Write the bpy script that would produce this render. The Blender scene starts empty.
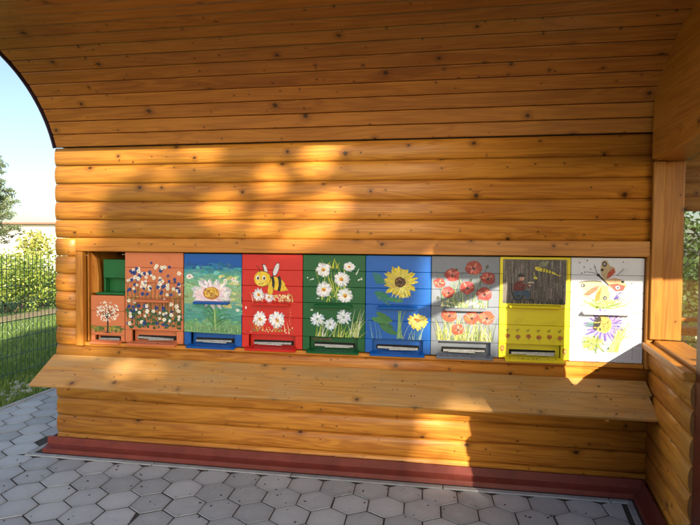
import bpy, bmesh, math, random
from mathutils import Vector, Matrix
R = math.radians
rng = random.Random(11)
scn = bpy.context.scene
col = scn.collection

# ------------------------------------------------------------------ camera
G = 2.2                      # height of the wall top line above the paving
cam_d = bpy.data.cameras.new('camera')
cam = bpy.data.objects.new('camera', cam_d); col.objects.link(cam)
cam_d.sensor_fit = 'HORIZONTAL'; cam_d.sensor_width = 36.0
cam_d.lens = 36.0 * 487.0 / 700.0
cam_d.clip_start = 0.02; cam_d.clip_end = 3000
_ya, _pi, _ro = -0.15008, 0.0293, 0.00846
_fw = Vector((math.sin(_ya)*math.cos(_pi), math.cos(_ya)*math.cos(_pi), -math.sin(_pi)))
_r = Vector((math.cos(_ya), -math.sin(_ya), 0)); _u = _r.cross(_fw)
_r2 = _r*math.cos(_ro) + _u*math.sin(_ro); _u2 = -_r*math.sin(_ro) + _u*math.cos(_ro)
_m = Matrix((_r2, _u2, -_fw)).transposed().to_4x4()
_m.translation = Vector((2.6508, -3.1968, -0.7068 + G))
cam.matrix_world = _m
scn.camera = cam

# ------------------------------------------------------------------ sky, sun, exposure
SUN = Vector((0.475, -1.0, 0.455))           # towards the sun
el = math.atan2(SUN.z, math.hypot(SUN.x, SUN.y))
world = bpy.data.worlds.new('World'); scn.world = world; world.use_nodes = True
wn = world.node_tree.nodes; wl = world.node_tree.links
sky = wn.new('ShaderNodeTexSky'); sky.sky_type = 'NISHITA'; sky.sun_disc = False
sky.sun_elevation = el; sky.sun_rotation = math.atan2(SUN.x, SUN.y)
sky.air_density = 1.0; sky.dust_density = 2.0; sky.ozone_density = 1.0
wl.new(sky.outputs[0], wn['Background'].inputs['Color'])
wn['Background'].inputs['Strength'].default_value = 0.092
sun_d = bpy.data.lights.new('sun', 'SUN'); sun = bpy.data.objects.new('sun', sun_d); col.objects.link(sun)
sun_d.energy = 5.0; sun_d.angle = R(0.55); sun_d.color = (1.0, 0.88, 0.66)
sun.rotation_euler = (-SUN).to_track_quat('-Z', 'Y').to_euler()
sun.location = (6, -12, 8)
scn.view_settings.view_transform = 'Standard'; scn.view_settings.look = 'None'
scn.view_settings.gamma = 1.0; scn.view_settings.exposure = 1.42
scn.view_settings.use_curve_mapping = False

# ------------------------------------------------------------------ helpers
def lin(c):
    return tuple(((v/255)/12.92 if v/255 <= .04045 else ((v/255+.055)/1.055)**2.4) for v in c)

def tag(o, label=None, cat=None, group=None, kind=None):
    if label: o['label'] = label
    if cat: o['category'] = cat
    if group: o['group'] = group
    if kind: o['kind'] = kind
    return o

def empty(name, loc=(0, 0, 0), rz=0.0, parent=None):
    o = bpy.data.objects.new(name, None); col.objects.link(o)
    o.location = loc; o.rotation_euler = (0, 0, rz); o.empty_display_size = .1
    if parent: o.parent = parent
    return o

def link(name, me, mat=None, parent=None, M=None):
    o = bpy.data.objects.new(name, me); col.objects.link(o)
    if mat is not None and not me.materials: me.materials.append(mat)
    if parent: o.parent = parent
    if M is not None: o.matrix_local = M
    return o

def mesh(name, vs, fs, smooth=False):
    me = bpy.data.meshes.new(name); me.from_pydata([tuple(v) for v in vs], [], fs)
    if smooth:
        for p in me.polygons: p.use_smooth = True
    me.update(); return me

def fix_normals(me):
    bm = bmesh.new(); bm.from_mesh(me); bmesh.ops.recalc_face_normals(bm, faces=bm.faces)
    bm.to_mesh(me); bm.free(); return me

def box_me(name, x0, x1, y0, y1, z0, z1, bev=0.003, seg=1):
    bm = bmesh.new(); bmesh.ops.create_cube(bm, size=1)
    for v in bm.verts:
        v.co = Vector((x0 if v.co.x < 0 else x1, y0 if v.co.y < 0 else y1, z0 if v.co.z < 0 else z1))
    if bev: bmesh.ops.bevel(bm, geom=list(bm.edges), offset=bev, segments=seg, affect='EDGES', profile=.6)
    me = bpy.data.meshes.new(name); bm.to_mesh(me); bm.free(); return me

def box(name, x0, x1, y0, y1, z0, z1, mat, parent=None, bev=0.003, M=None):
    """box with its own origin at the middle, so that object coordinates stay local"""
    cx, cy, cz = (x0+x1)/2, (y0+y1)/2, (z0+z1)/2
    me = box_me(name, x0-cx, x1-cx, y0-cy, y1-cy, z0-cz, z1-cz, bev)
    T = Matrix.Translation((cx, cy, cz))
    return link(name, me, mat, parent, T if M is None else M @ T)

def prism(name, pts, depth, mat, parent=None, M=None, bev=0.0):
    """pts in local XZ, extruded along +Y by depth"""
    n = len(pts)
    vs = [(p[0], 0, p[1]) for p in pts] + [(p[0], depth, p[1]) for p in pts]
    fs = [tuple(range(n)), tuple(range(2*n-1, n-1, -1))] + [(i, i+n, (i+1) % n + n, (i+1) % n) for i in range(n)]
    me = fix_normals(mesh(name, vs, fs))
    if bev:
        bm = bmesh.new(); bm.from_mesh(me)
        bmesh.ops.bevel(bm, geom=list(bm.edges), offset=bev, segments=1, affect='EDGES'); bm.to_mesh(me); bm.free()
    return link(name, me, mat, parent, M)

# ------------------------------------------------------------------ materials
class NT:
    def __init__(s, name):
        s.m = bpy.data.materials.new(name); s.m.use_nodes = True
        s.n = s.m.node_tree.nodes; s.l = s.m.node_tree.links
        s.b = s.n['Principled BSDF']; s.out = s.n['Material Output']
    def node(s, t, **k):
        o = s.n.new(t)
        for a, v in k.items(): setattr(o, a, v)
        return o
    def put(s, sock, v):
        if isinstance(v, bpy.types.NodeSocket): s.l.new(v, sock)
        else: sock.default_value = v
    def math(s, op, a, b=0.0, c=0.0, clamp=False):
        o = s.node('ShaderNodeMath', operation=op, use_clamp=clamp)
        s.put(o.inputs[0], a); s.put(o.inputs[1], b); s.put(o.inputs[2], c); return o.outputs[0]
    def vec(s, x, y, z=0.0):
        o = s.node('ShaderNodeCombineXYZ'); s.put(o.inputs[0], x); s.put(o.inputs[1], y); s.put(o.inputs[2], z); return o.outputs[0]
    def noise(s, v, scale, detail=3, rough=.55, dist=0.0):
        o = s.node('ShaderNodeTexNoise'); s.put(o.inputs['Vector'], v); o.inputs['Scale'].default_value = scale
        o.inputs['Detail'].default_value = detail; o.inputs['Roughness'].default_value = rough; o.inputs['Distortion'].default_value = dist
        return o.outputs['Fac']
    def ramp(s, f, stops):
        o = s.node('ShaderNodeValToRGB'); s.put(o.inputs[0], f); e = o.color_ramp.elements
        while len(e) < len(stops): e.new(.5)
        for i, (p, c) in enumerate(stops): e[i].position = p; e[i].color = tuple(c)+(1,) if len(c) == 3 else c
        return o.outputs[0]
    def mix(s, f, a, b, mode='MIX'):
        o = s.node('ShaderNodeMix', data_type='RGBA', blend_type=mode)
        s.put(o.inputs[0], f)
        s.put(o.inputs[6], a if isinstance(a, bpy.types.NodeSocket) else tuple(a)+(1,))
        s.put(o.inputs[7], b if isinstance(b, bpy.types.NodeSocket) else tuple(b)+(1,)); return o.outputs[2]
    def sstep(s, x, a, b):
        o = s.node('ShaderNodeMapRange', interpolation_type='SMOOTHSTEP'); s.put(o.inputs[0], x); s.put(o.inputs[1], a); s.put(o.inputs[2], b)
        return o.outputs[0]
    def coords(s):
        tc = s.node('ShaderNodeTexCoord'); sp = s.node('ShaderNodeSeparateXYZ'); s.l.new(tc.outputs['Object'], sp.inputs[0])
        oi = s.node('ShaderNodeObjectInfo'); return sp.outputs[0], sp.outputs[1], sp.outputs[2], oi.outputs['Random'], tc.outputs['Object']
    def bump(s, h, strength=.3, dist=.002):
        o = s.node('ShaderNodeBump'); o.inputs['Strength'].default_value = strength; o.inputs['Distance'].default_value = dist
        s.put(o.inputs['Height'], h); s.l.new(o.outputs[0], s.b.inputs['Normal'])

def wood(name, light, dark, knot=(.05, .02, .008), rough=.38, coat=.25, axis='x', knots=1.0, spread=.16, weather=0.0, grain=1.0):
    t = NT(name); x, y, z, rnd, ob = t.coords()
    if axis == 'z': x, z = z, x
    elif axis == 'y': x, y = y, x
    w = t.math('ADD', y, z)
    xs = t.math('ADD', x, t.math('MULTIPLY', rnd, 91.0)); ws = t.math('ADD', w, t.math('MULTIPLY', rnd, 37.0))
    # knots, two sizes
    masks, halo = [], []
    for sc, r0, r1, keep in ((4.2, .007, .018, .50), (8.5, .0028, .0065, .50)):
        vo = t.node('ShaderNodeTexVoronoi', voronoi_dimensions='2D'); vo.inputs['Scale'].default_value = sc
        wob = t.math('MULTIPLY', t.math('SUBTRACT', t.noise(t.vec(xs, ws), 55, 2), .5), .010)
        t.put(vo.inputs['Vector'], t.vec(t.math('ADD', t.math('MULTIPLY', xs, .82), wob), t.math('ADD', ws, wob)))
        d = t.math('DIVIDE', vo.outputs['Distance'], sc)
        cs = t.node('ShaderNodeSeparateXYZ'); t.l.new(vo.outputs['Color'], cs.inputs[0])
        rad = t.math('MULTIPLY_ADD', cs.outputs[0], r1-r0, r0)
        on = t.math('GREATER_THAN', cs.outputs[1], 1-keep*knots)
        q = t.math('DIVIDE', d, rad)
        masks.append(t.math('MULTIPLY', on, t.math('SUBTRACT', 1.0, t.sstep(q, .45, 1.1))))
        halo.append(t.math('MULTIPLY', on, t.math('SUBTRACT', 1.0, t.sstep(q, .9, 3.2))))
    km = t.math('MAXIMUM', masks[0], masks[1]); kh = t.math('MAXIMUM', halo[0], t.math('MULTIPLY', halo[1], .5))
    # grain bent round the knots
    wb = t.math('ADD', ws, t.math('MULTIPLY', kh, .012))
    big = t.noise(t.vec(t.math('MULTIPLY', xs, .55), t.math('MULTIPLY', wb, 9.0)), 1.6, 3, .5, .6)
    rings = t.math('SINE', t.math('MULTIPLY', big, 46.0))
    fine = t.noise(t.vec(t.math('MULTIPLY', xs, 2.2), t.math('MULTIPLY', wb, 150.0)), 1.0, 4, .6)
    blot = t.noise(t.vec(t.math('MULTIPLY', xs, 1.0), t.math('MULTIPLY', ws, 5.0)), 2.0, 3)
    f = t.math('ADD', t.math('MULTIPLY', rings, .13*grain), t.math('MULTIPLY_ADD', fine, .55*grain, t.math('MULTIPLY', blot, .55)))
    f = t.math('MULTIPLY_ADD', t.math('SUBTRACT', rnd, .5), spread*2, t.math('SUBTRACT', f, .08*grain-.02), clamp=True)
    c = t.ramp(f, [(.12, dark), (.80, light)])
    crk = t.sstep(t.noise(t.vec(t.math('MULTIPLY', xs, 1.1), t.math('MULTIPLY', wb, 42.0)), 1.0, 2, .4, .3), .70, .76)
    c = t.mix(t.math('MULTIPLY', crk, .5), c, tuple(v*.45 for v in dark))
    c = t.mix(t.math('MULTIPLY', kh, .45), c, tuple(v*.55 for v in dark))
    c = t.mix(t.math('MULTIPLY', km, .93), c, knot)
    if weather:
        g = t.noise(t.vec(t.math('MULTIPLY', xs, .8), t.math('MULTIPLY', ws, 3.0)), 3.0, 4, .6)
        c = t.mix(t.math('MULTIPLY', t.sstep(g, .35, .7), weather), c, (.40, .26, .115))
    t.put(t.b.inputs['Base Color'], c)
    rr = t.math('MULTIPLY_ADD', fine, .18, rough-.08)
    t.put(t.b.inputs['Roughness'], rr)
    t.b.inputs['Coat Weight'].default_value = coat; t.b.inputs['Coat Roughness'].default_value = .22
    t.bump(t.math('ADD', t.math('MULTIPLY', fine, .5), t.math('MULTIPLY', km, -.7)), .35, .0012)
    t.b.inputs['Specular IOR Level'].default_value = .4
    return t.m

M = {}
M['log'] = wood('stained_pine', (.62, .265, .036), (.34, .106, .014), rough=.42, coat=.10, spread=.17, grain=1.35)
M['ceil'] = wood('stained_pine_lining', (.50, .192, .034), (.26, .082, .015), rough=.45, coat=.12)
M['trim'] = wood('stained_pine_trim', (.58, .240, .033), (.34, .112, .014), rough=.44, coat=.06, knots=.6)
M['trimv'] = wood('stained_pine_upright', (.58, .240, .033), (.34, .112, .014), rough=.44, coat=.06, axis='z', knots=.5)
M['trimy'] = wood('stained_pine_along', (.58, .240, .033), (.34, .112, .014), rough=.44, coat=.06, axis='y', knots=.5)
M['shelf'] = wood('weathered_pine', (.52, .265, .065), (.29, .125, .030), rough=.55, coat=.05, weather=.7, knots=.9, grain=1.3)
M['endgrain'] = wood('log_end_grain', (.30, .12, .03), (.17, .06, .014), rough=.6, coat=0, knots=0)

def plain(name, c, rough=.5, var=.12, sc=18, metal=0.0, bump=0.0, spread=0.0, coat=0.0):
    t = NT(name); x, y, z, rnd, ob = t.coords()
    n = t.noise(ob, sc, 4, .6)
    v = t.math('MULTIPLY_ADD', t.math('SUBTRACT', n, .5), var*2.4, 1.0)
    if spread: v = t.math('MULTIPLY', v, t.math('MULTIPLY_ADD', t.math('SUBTRACT', rnd, .5), spread*2, 1.0))
    o = t.node('ShaderNodeMix', data_type='RGBA', blend_type='MULTIPLY'); o.inputs[0].default_value = 1
    o.inputs[6].default_value = tuple(c)+(1,); cc = t.node('ShaderNodeCombineColor')
    for i in range(3): t.l.new(v, cc.inputs[i])
    t.l.new(cc.outputs[0], o.inputs[7]); t.l.new(o.outputs[2], t.b.inputs['Base Color'])
    t.put(t.b.inputs['Roughness'], t.math('MULTIPLY_ADD', n, .2, rough-.1)); t.b.inputs['Metallic'].default_value = metal
    t.b.inputs['Coat Weight'].default_value = coat
    if bump: t.bump(t.noise(ob, sc*4, 4), bump, .002)
    return t.m

def dirty(name, c, dirt, rough=.45):
    """painted boards: brush streaks, worn dirty patches"""
    t = NT(name); x, y, z, rnd, ob = t.coords()
    st = t.noise(t.vec(t.math('MULTIPLY', x, 3.0), t.math('MULTIPLY', t.math('ADD', z, rnd), 70.0)), 1.0, 3)
    pt = t.noise(t.vec(t.math('ADD', x, rnd), z), 9.0, 5, .65)
    cc = t.mix(t.math('MULTIPLY', st, .35), c, tuple(v*.72 for v in c))
    cc = t.mix(t.math('MULTIPLY', t.sstep(pt, .5, .8), .45), cc, dirt)
    t.put(t.b.inputs['Base Color'], cc); t.b.inputs['Roughness'].default_value = rough
    t.bump(t.math('ADD', st, t.math('MULTIPLY', pt, .6)), .45, .0012); return t.m

M['red_metal'] = plain('dark_red_sheet_metal', (.140, .026, .018), .5, .45, 9, 0, .1)
M['red_post'] = plain('dark_red_paint', (.12, .026, .016), .45, .2, 8)
M['plinth'] = plain('concrete_plinth', (.33, .36, .38), .8, .35, 12, 0, .4)
M['edging'] = plain('concrete_edging', (.30, .32, .33), .85, .35, 14, 0, .5, .1)
M['gap'] = plain('soil_in_gap', (.10, .085, .07), .95, .5, 30, 0, .8)
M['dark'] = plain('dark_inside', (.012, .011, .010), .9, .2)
M['metal'] = plain('zinc_strip', (.48, .49, .50), .45, .5, 60, .85)
M['roofing'] = plain('brown_roof_sheet', (.05, .03, .03), .5, .2)
M['edge_trim'] = plain('purple_brown_edge_trim', (.06, .035, .07), .4, .1)
M['bark'] = plain('bark', (.09, .065, .045), .9, .5, 14, 0, 1.0)
M['fence'] = plain('dark_green_wire', (.018, .075, .050), .45, .1)
M['white_wall'] = plain('white_render', (.78, .77, .74), .8, .05, 3)
M['eave'] = plain('brown_eave', (.22, .12, .09), .7, .1)
M['stone'] = plain('pale_stone', (.52, .52, .52), .8, .3, 20, 0, .4, .3)
M['debris'] = plain('dark_crumbs', (.03, .022, .015), .9, .4)

# hexagonal paver concrete
t = NT('grey_concrete_paver'); x, y, z, rnd, ob = t.coords()
pv = t.vec(t.math('ADD', x, t.math('MULTIPLY', rnd, 50.0)), t.math('ADD', y, t.math('MULTIPLY', rnd, 23.0)), z)
n1 = t.noise(pv, 160, 3, .7); n2 = t.noise(pv, 9, 4, .6); n3 = t.noise(pv, 30, 5, .7)
f = t.math('ADD', t.math('MULTIPLY', n1, .30), t.math('ADD', t.math('MULTIPLY', n2, .35), t.math('MULTIPLY_ADD', rnd, .34, t.math('MULTIPLY', n3, .25))))
c = t.ramp(f, [(.22, (.22, .248, .262)), (.85, (.47, .515, .535))])
c = t.mix(t.math('MULTIPLY', t.sstep(n3, .56, .74), .5), c, (.12, .11, .095))
edge = t.math('POWER', t.math('MULTIPLY', t.math('SQRT', t.math('ADD', t.math('MULTIPLY', x, x), t.math('MULTIPLY', y, y))), 8.6), 5.0)
c = t.mix(t.math('MULTIPLY', edge, t.math('MULTIPLY', n2, .8), clamp=True), c, (.10, .095, .08))
c = t.mix(t.math('MULTIPLY', t.sstep(n2, .58, .75), .35), c, (.48, .48, .47))
t.put(t.b.inputs['Base Color'], c); t.b.inputs['Roughness'].default_value = .82
t.bump(t.math('ADD', n1, n3), .5, .0015); M['paver'] = t.m

t = NT('joint_sand'); x, y, z, rnd, ob = t.coords()
t.put(t.b.inputs['Base Color'], t.ramp(t.noise(ob, 60, 4, .7), [(.3, (.02, .018, .016)), (.8, (.065, .06, .052))])); t.b.inputs['Roughness'].default_value = .95
t.bump(t.noise(ob, 200, 3), .6, .003); M['sand'] = t.m

t = NT('lawn_soil'); x, y, z, rnd, ob = t.coords()
n = t.noise(ob, 1.2, 5, .6); n2 = t.noise(ob, 20, 4, .6)
c = t.ramp(t.math('MULTIPLY_ADD', n2, .4, t.math('MULTIPLY', n, .6)), [(.3, (.045, .085, .018)), (.55, (.075, .13, .028)), (.75, (.17, .15, .07))])
t.put(t.b.inputs['Base Color'], c); t.b.inputs['Roughness'].default_value = .95; t.bump(n2, .6, .02); M['lawn'] = t.m

def leafmat(name, c1, c2, trans=.35):
    t = NT(name); g = t.node('ShaderNodeNewGeometry')
    c = t.mix(g.outputs['Random Per Island'], c1, c2)
    d = t.node('ShaderNodeBsdfDiffuse'); tr = t.node('ShaderNodeBsdfTranslucent'); gl = t.node('ShaderNodeBsdfGlossy'); gl.inputs['Roughness'].default_value = .45
    t.l.new(c, d.inputs[0]); t.l.new(c, tr.inputs[0])
    a = t.node('ShaderNodeMixShader'); a.inputs[0].default_value = trans; t.l.new(d.outputs[0], a.inputs[1]); t.l.new(tr.outputs[0], a.inputs[2])
    b = t.node('ShaderNodeMixShader'); b.inputs[0].default_value = .05; t.l.new(a.outputs[0], b.inputs[1]); t.l.new(gl.outputs[0], b.inputs[2])
    t.l.new(b.outputs[0], t.out.inputs[0]); return t.m
M['leaf'] = leafmat('green_leaves', (.045, .10, .015), (.09, .15, .03))
M['hedge_leaf'] = leafmat('bright_hedge_leaves', (.15, .26, .035), (.34, .38, .07))
M['autumn'] = leafmat('yellow_green_leaves', (.30, .34, .07), (.50, .46, .14))
M['needle'] = leafmat('conifer_needles', (.10, .15, .06), (.17, .21, .10), .2)
M['grass'] = leafmat('grass_blades', (.10, .20, .025), (.24, .34, .07), .4)

# slightly dusty window glass
t = NT('dusty_glass')
tr = t.node('ShaderNodeBsdfTransparent'); tr.inputs[0].default_value = (.93, .96, .95, 1)
df = t.node('ShaderNodeBsdfDiffuse'); df.inputs[0].default_value = (.6, .62, .6, 1)
gl = t.node('ShaderNodeBsdfGlossy'); gl.inputs['Roughness'].default_value = .03
m1 = t.node('ShaderNodeMixShader'); tc = t.node('ShaderNodeTexCoord')
t.put(m1.inputs[0], t.math('MULTIPLY_ADD', t.noise(tc.outputs['Object'], 6, 4), .06, .015)); t.l.new(tr.outputs[0], m1.inputs[1]); t.l.new(df.outputs[0], m1.inputs[2])
m2 = t.node('ShaderNodeMixShader'); fr = t.node('ShaderNodeLayerWeight'); fr.inputs[0].default_value = .5
t.put(m2.inputs[0], t.math('MULTIPLY_ADD', t.math('POWER', fr.outputs['Facing'], 4.0), .25, .02)); t.l.new(m1.outputs[0], m2.inputs[1]); t.l.new(gl.outputs[0], m2.inputs[2]); t.l.new(m2.outputs[0], t.out.inputs[0]); M['glass'] = t.m

# brush paint: colour comes from the strokes themselves
t = NT('brush_paint'); a = t.node('ShaderNodeAttribute', attribute_name='paint')
tc = t.node('ShaderNodeTexCoord'); n = t.noise(tc.outputs['Object'], 90, 3)
n2 = t.noise(tc.outputs['Object'], 26, 4); n4 = t.noise(tc.outputs['Object'], 240, 2)
mm = t.mix(t.sstep(n, .45, .75), a.outputs['Color'], t.mix(1.0, a.outputs['Color'], (.55, .52, .50), 'MULTIPLY'))
mm = t.mix(t.math('MULTIPLY', t.sstep(n2, .5, .8), .35), mm, (.30, .27, .24)); mm = t.mix(t.math('MULTIPLY', t.sstep(n4, .62, .72), .35), mm, (.12, .10, .09))
t.put(t.b.inputs['Base Color'], mm); t.b.inputs['Roughness'].default_value = .5
M['paint'] = t.m

# ------------------------------------------------------------------ ground
P = 0.13
gm = mesh('ground', [(-120, -60, -.10), (120, -60, -.10), (120, 160, -.10), (-120, 160, -.10)], [(0, 1, 2, 3)])
tag(link('ground', gm, M['lawn']), kind='structure')
pave = empty('pavement', (0, 0, 0)); tag(pave, kind='structure')
bed = box('sand_bed', -1.12, 5.6, -4.4, 3.6, -.099, -.0032, M['sand'], pave, 0)
# hexagons: pointed ends along y
S = .2085; RW = S*math.sqrt(3)/2; rad = S/2/math.cos(math.pi/6)
def hex_me(name, seed):
    r_ = random.Random(seed); vs, fs = [], []
    for k, (rr, zz) in enumerate(((rad-.0048, -.05), (rad-.0044, -.0025), (rad-.0066, 0.0))):
        for i in range(6):
            a = math.pi/2 + i*math.pi/3
            j = r_.uniform(-.0012, .0012)
            vs.append(((rr+j)*math.cos(a), (rr+j)*math.sin(a), zz))
    for k in range(2):
        for i in range(6): fs.append((k*6+i, k*6+(i+1) % 6, (k+1)*6+(i+1) % 6, (k+1)*6+i))
    fs.append(tuple(range(12, 18))); me = fix_normals(mesh(name, vs, fs)); me.materials.append(M['paver']); return me
hexes = [hex_me('paver', i) for i in range(8)]
AW = Vector((-.181, -.983, 0)).normalized(); AN = Vector((.983, -.181, 0)).normalized(); AC = Vector((4.02, 0, 0))
spots = []
for r_ in range(-22, 17):
    yy = -.42 + r_*RW
    for c_ in range(-20, 16):
        xx = 2.036 + c_*S + (S/2 if r_ % 2 else 0)
        if xx < -1.20 or xx > 5.2: continue
        if xx > -.05 and yy > -.05 and xx < 4.4: continue            # house footprint
        if xx > 3.2 and (Vector((xx, yy, 0))-AC).dot(AN) > -.13: continue
        spots.append((xx, yy))
def seen(p):     # rough size in the picture decides which ones are parts of their own
    v = Vector((p[0], p[1], 0)) - _m.translation; d = v.dot(_fw)
    if d < .3: return 99
    px = 350+487*v.dot(_r2)/d; py = 262-487*v.dot(_u2)/d
    return d if (-25 < px < 725 and py < 550) else 50+d
spots.sort(key=seen)
def clip(poly, a, b, c):      # keep a*x + b*y <= c
    out = []
    for i in range(len(poly)):
        p, q = poly[i], poly[(i+1) % len(poly)]; dp, dq = a*p[0]+b*p[1]-c, a*q[0]+b*q[1]-c
        if dp <= 0: out.append(p)
        if dp*dq < 0: t_ = dp/(dp-dq); out.append((p[0]+(q[0]-p[0])*t_, p[1]+(q[1]-p[1])*t_))
    return out
def cut_paver(xx, yy):
    full = [(xx+(rad-.003)*math.cos(math.pi/2+i*math.pi/3), yy+(rad-.003)*math.sin(math.pi/2+i*math.pi/3)) for i in range(6)]
    pl = full
    if min(p[0] for p in full) < -1.121: pl = clip(pl, -1, 0, 1.121)
    if max(p[0] for p in full) > -.154 and max(p[1] for p in full) > -.154 and xx < 4.2:
        pl = clip(pl, 0, 1, -.154) if yy < -.154 or xx > -.154 else clip(pl, 1, 0, -.154)
        if yy >= -.154 and xx >= -.154 and xx < 0 and False: pl = []
    if xx > 3.2: pl = clip(pl, AN.x, AN.y, AC.x*AN.x+AC.y*AN.y-.165)
    return pl if (pl != full) else None
vs, fs = [], []
for i, (xx, yy) in enumerate(spots):
    cp = cut_paver(xx, yy)
    if cp is not None:
        ar = abs(sum(cp[j][0]*cp[(j+1) % len(cp)][1]-cp[(j+1) % len(cp)][0]*cp[j][1] for j in range(len(cp))))/2 if len(cp) > 2 else 0
        if ar < .0012: continue
        cx_ = sum(p[0] for p in cp)/len(cp); cy_ = sum(p[1] for p in cp)/len(cp); n_ = len(cp)
        pv_ = [((p[0]-cx_)*f_, (p[1]-cy_)*f_, z_) for f_, z_ in ((1, -.05), (1, -.003), (.975, 0)) for p in cp]
        pf_ = [(k*n_+j, k*n_+(j+1) % n_, (k+1)*n_+(j+1) % n_, (k+1)*n_+j) for k in range(2) for j in range(n_)] + [tuple(range(2*n_, 3*n_))]
        me = fix_normals(mesh('paver', pv_, pf_))
        if i < 300: link('paver', me, M['paver'], pave, Matrix.Translation((cx_, cy_, rng.uniform(-.002, .001))))
        else: b = len(vs); vs += [(v[0]+cx_, v[1]+cy_, v[2]) for v in pv_]; fs += [tuple(b+k for k in f) for f in pf_]
        continue
    rz = rng.choice((0, 1, 2, 3, 4, 5))*math.pi/3 + rng.uniform(-.008, .008)
    T = Matrix.Translation((xx+rng.uniform(-.0015, .0015), yy+rng.uniform(-.0015, .0015), rng.uniform(-.0022, .0015))) @ Matrix.Rotation(rz, 4, 'Z') @ Matrix.Rotation(rng.uniform(-.010, .010), 4, 'X') @ Matrix.Rotation(rng.uniform(-.010, .010), 4, 'Y')
    if i < 300: link('paver', hexes[rng.randrange(8)], None, pave, T)
    else:
        me = hexes[rng.randrange(8)]; b = len(vs)
        vs += [T @ v.co for v in me.vertices]; fs += [tuple(b+k for k in p.vertices) for p in me.polygons]
if vs: tag(link('outlying_pavers', mesh('outlying_pavers', vs, fs), M['paver'], pave), kind='stuff')
# edging strip round the house and along the path
xe = -.15
while xe < 3.87:
    L = min(.98, 3.885-xe); box('edging_slab', xe, xe+L-.004, -.150, -.108, -.09, .004, M['edging'], pave, .004); xe += L
for k in range(3): box('edging_slab', -.150, -.112, -.104+k*.9, -.108+(k+1)*.9, -.09, .004, M['edging'], pave, .004)
for k in range(6): box('path_kerb', -1.165, -1.125, -2.4+k*1.0, -2.404+(k+1)*1.0, -.09, .012, M['edging'], pave, .005)
MA_ = Matrix(((AW.x, AN.x, 0, AC.x), (AW.y, AN.y, 0, AC.y), (0, 0, 1, 0), (0, 0, 0, 1)))
for k in range(2): box('edging_slab', .135+k*.8, .93+k*.8, -.135, -.100, -.09, .003, M['edging'], pave, .004, MA_)
box('gap_soil', -.11, 4.3, -.107, .3, -.098, -.055, M['gap'], pave, 0)

# ------------------------------------------------------------------ the bee house
house = empty('bee_house', (2.0, .8, 0))
tag(house, 'amber stained log bee house with arched plank canopy and sloping landing shelf', 'bee house')
HO = Matrix.Translation((-2.0, -.8, 0))      # world -> house local
def hpart(name): return empty(name, (-2.0, -.8, 0), 0, house)   # origin back at world zero

_logs = {}
def log_me(L, H=P, bulge=.0135, n=9, seed=0):
    key = (round(L, 3), round(H, 3), bulge, seed)
    if key in _logs: return _logs[key]
    pr = [(.012, .0015)]
    for i in range(n+1):
        s = i/n; zz = .0015 + (H-.003)*s
        pr.append((-bulge*(1-abs(2*s-1)**2.6) , zz))
    pr.append((.012, H-.0015)); pr += [(.055, H-.0015), (.055, .0015)]
    vs = []; k = len(pr); nx = 2
    for X in (-L/2, L/2):
        for (yy, zz) in pr: vs.append((X, yy, zz-H/2))
    fs = [(i, (i+1) % k, k+(i+1) % k, k+i) for i in range(k)] + [tuple(range(k-1, -1, -1)), tuple(range(k, 2*k))]
    me = fix_normals(mesh('log', vs, fs))
    for p in me.polygons: p.use_smooth = (len(p.vertices) == 4)
    me.materials.append(M['log']); me.materials.append(M['endgrain'])
    for p in me.polygons:
        if len(p.vertices) > 4: p.material_index = 1; p.use_smooth = False
    _logs[key] = me; return me
def log(x0, x1, ztop, parent, H=P, M0=None, bulge=.0135):
    me = log_me(x1-x0, H, bulge)
    T = Matrix.Translation(((x0+x1)/2, rng.uniform(-.0015, .0015), ztop-H/2))
    return link('log', me, None, parent, T if M0 is None else M0 @ T)

front = hpart('front_wall')
XR = 4.02
for k in range(17):
    zt = G - P*k
    if k <= 4: log(0.0, XR, zt, front)
    elif k <= 10: log(0.0, .168, zt, front)
    else: log(0.0, XR, zt, front)
# opening frame
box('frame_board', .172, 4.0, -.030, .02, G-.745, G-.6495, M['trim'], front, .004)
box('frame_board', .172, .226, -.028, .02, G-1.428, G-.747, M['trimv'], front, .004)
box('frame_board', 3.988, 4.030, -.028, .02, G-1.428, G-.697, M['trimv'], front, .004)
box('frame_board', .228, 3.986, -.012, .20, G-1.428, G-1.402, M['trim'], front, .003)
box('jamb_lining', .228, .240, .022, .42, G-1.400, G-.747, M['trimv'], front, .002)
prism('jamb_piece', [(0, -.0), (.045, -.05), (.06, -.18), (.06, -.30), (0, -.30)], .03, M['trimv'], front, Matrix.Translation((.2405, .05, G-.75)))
# left side wall, back wall, right inner wall of the hive room
left = hpart('side_wall')
Ml = Matrix.Translation((.012, 0, 0)) @ Matrix.Rotation(-math.pi/2, 4, 'Z')
for k in range(17): log(-1.90, -.056, G-P*k, left, M0=Ml, bulge=.026)
back = hpart('back_wall')
box('back_panel', 0.06, 4.16, 1.86, 1.90, .03, G+.1, M['trim'], back, 0)
box('light_stop_board', .06, 4.10, .057, .07, G-.74, G-.022, M['dark'], back, 0)  # added dark board that stops light leaking through the log gaps
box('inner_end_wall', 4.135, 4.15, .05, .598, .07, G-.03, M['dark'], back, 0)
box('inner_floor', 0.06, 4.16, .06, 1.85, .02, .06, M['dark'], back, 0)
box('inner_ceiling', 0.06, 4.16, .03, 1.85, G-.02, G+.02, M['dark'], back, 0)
box('inner_partition', .245, 4.15, .60, .62, .07, G-.03, M['dark'], back, 0)

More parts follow.
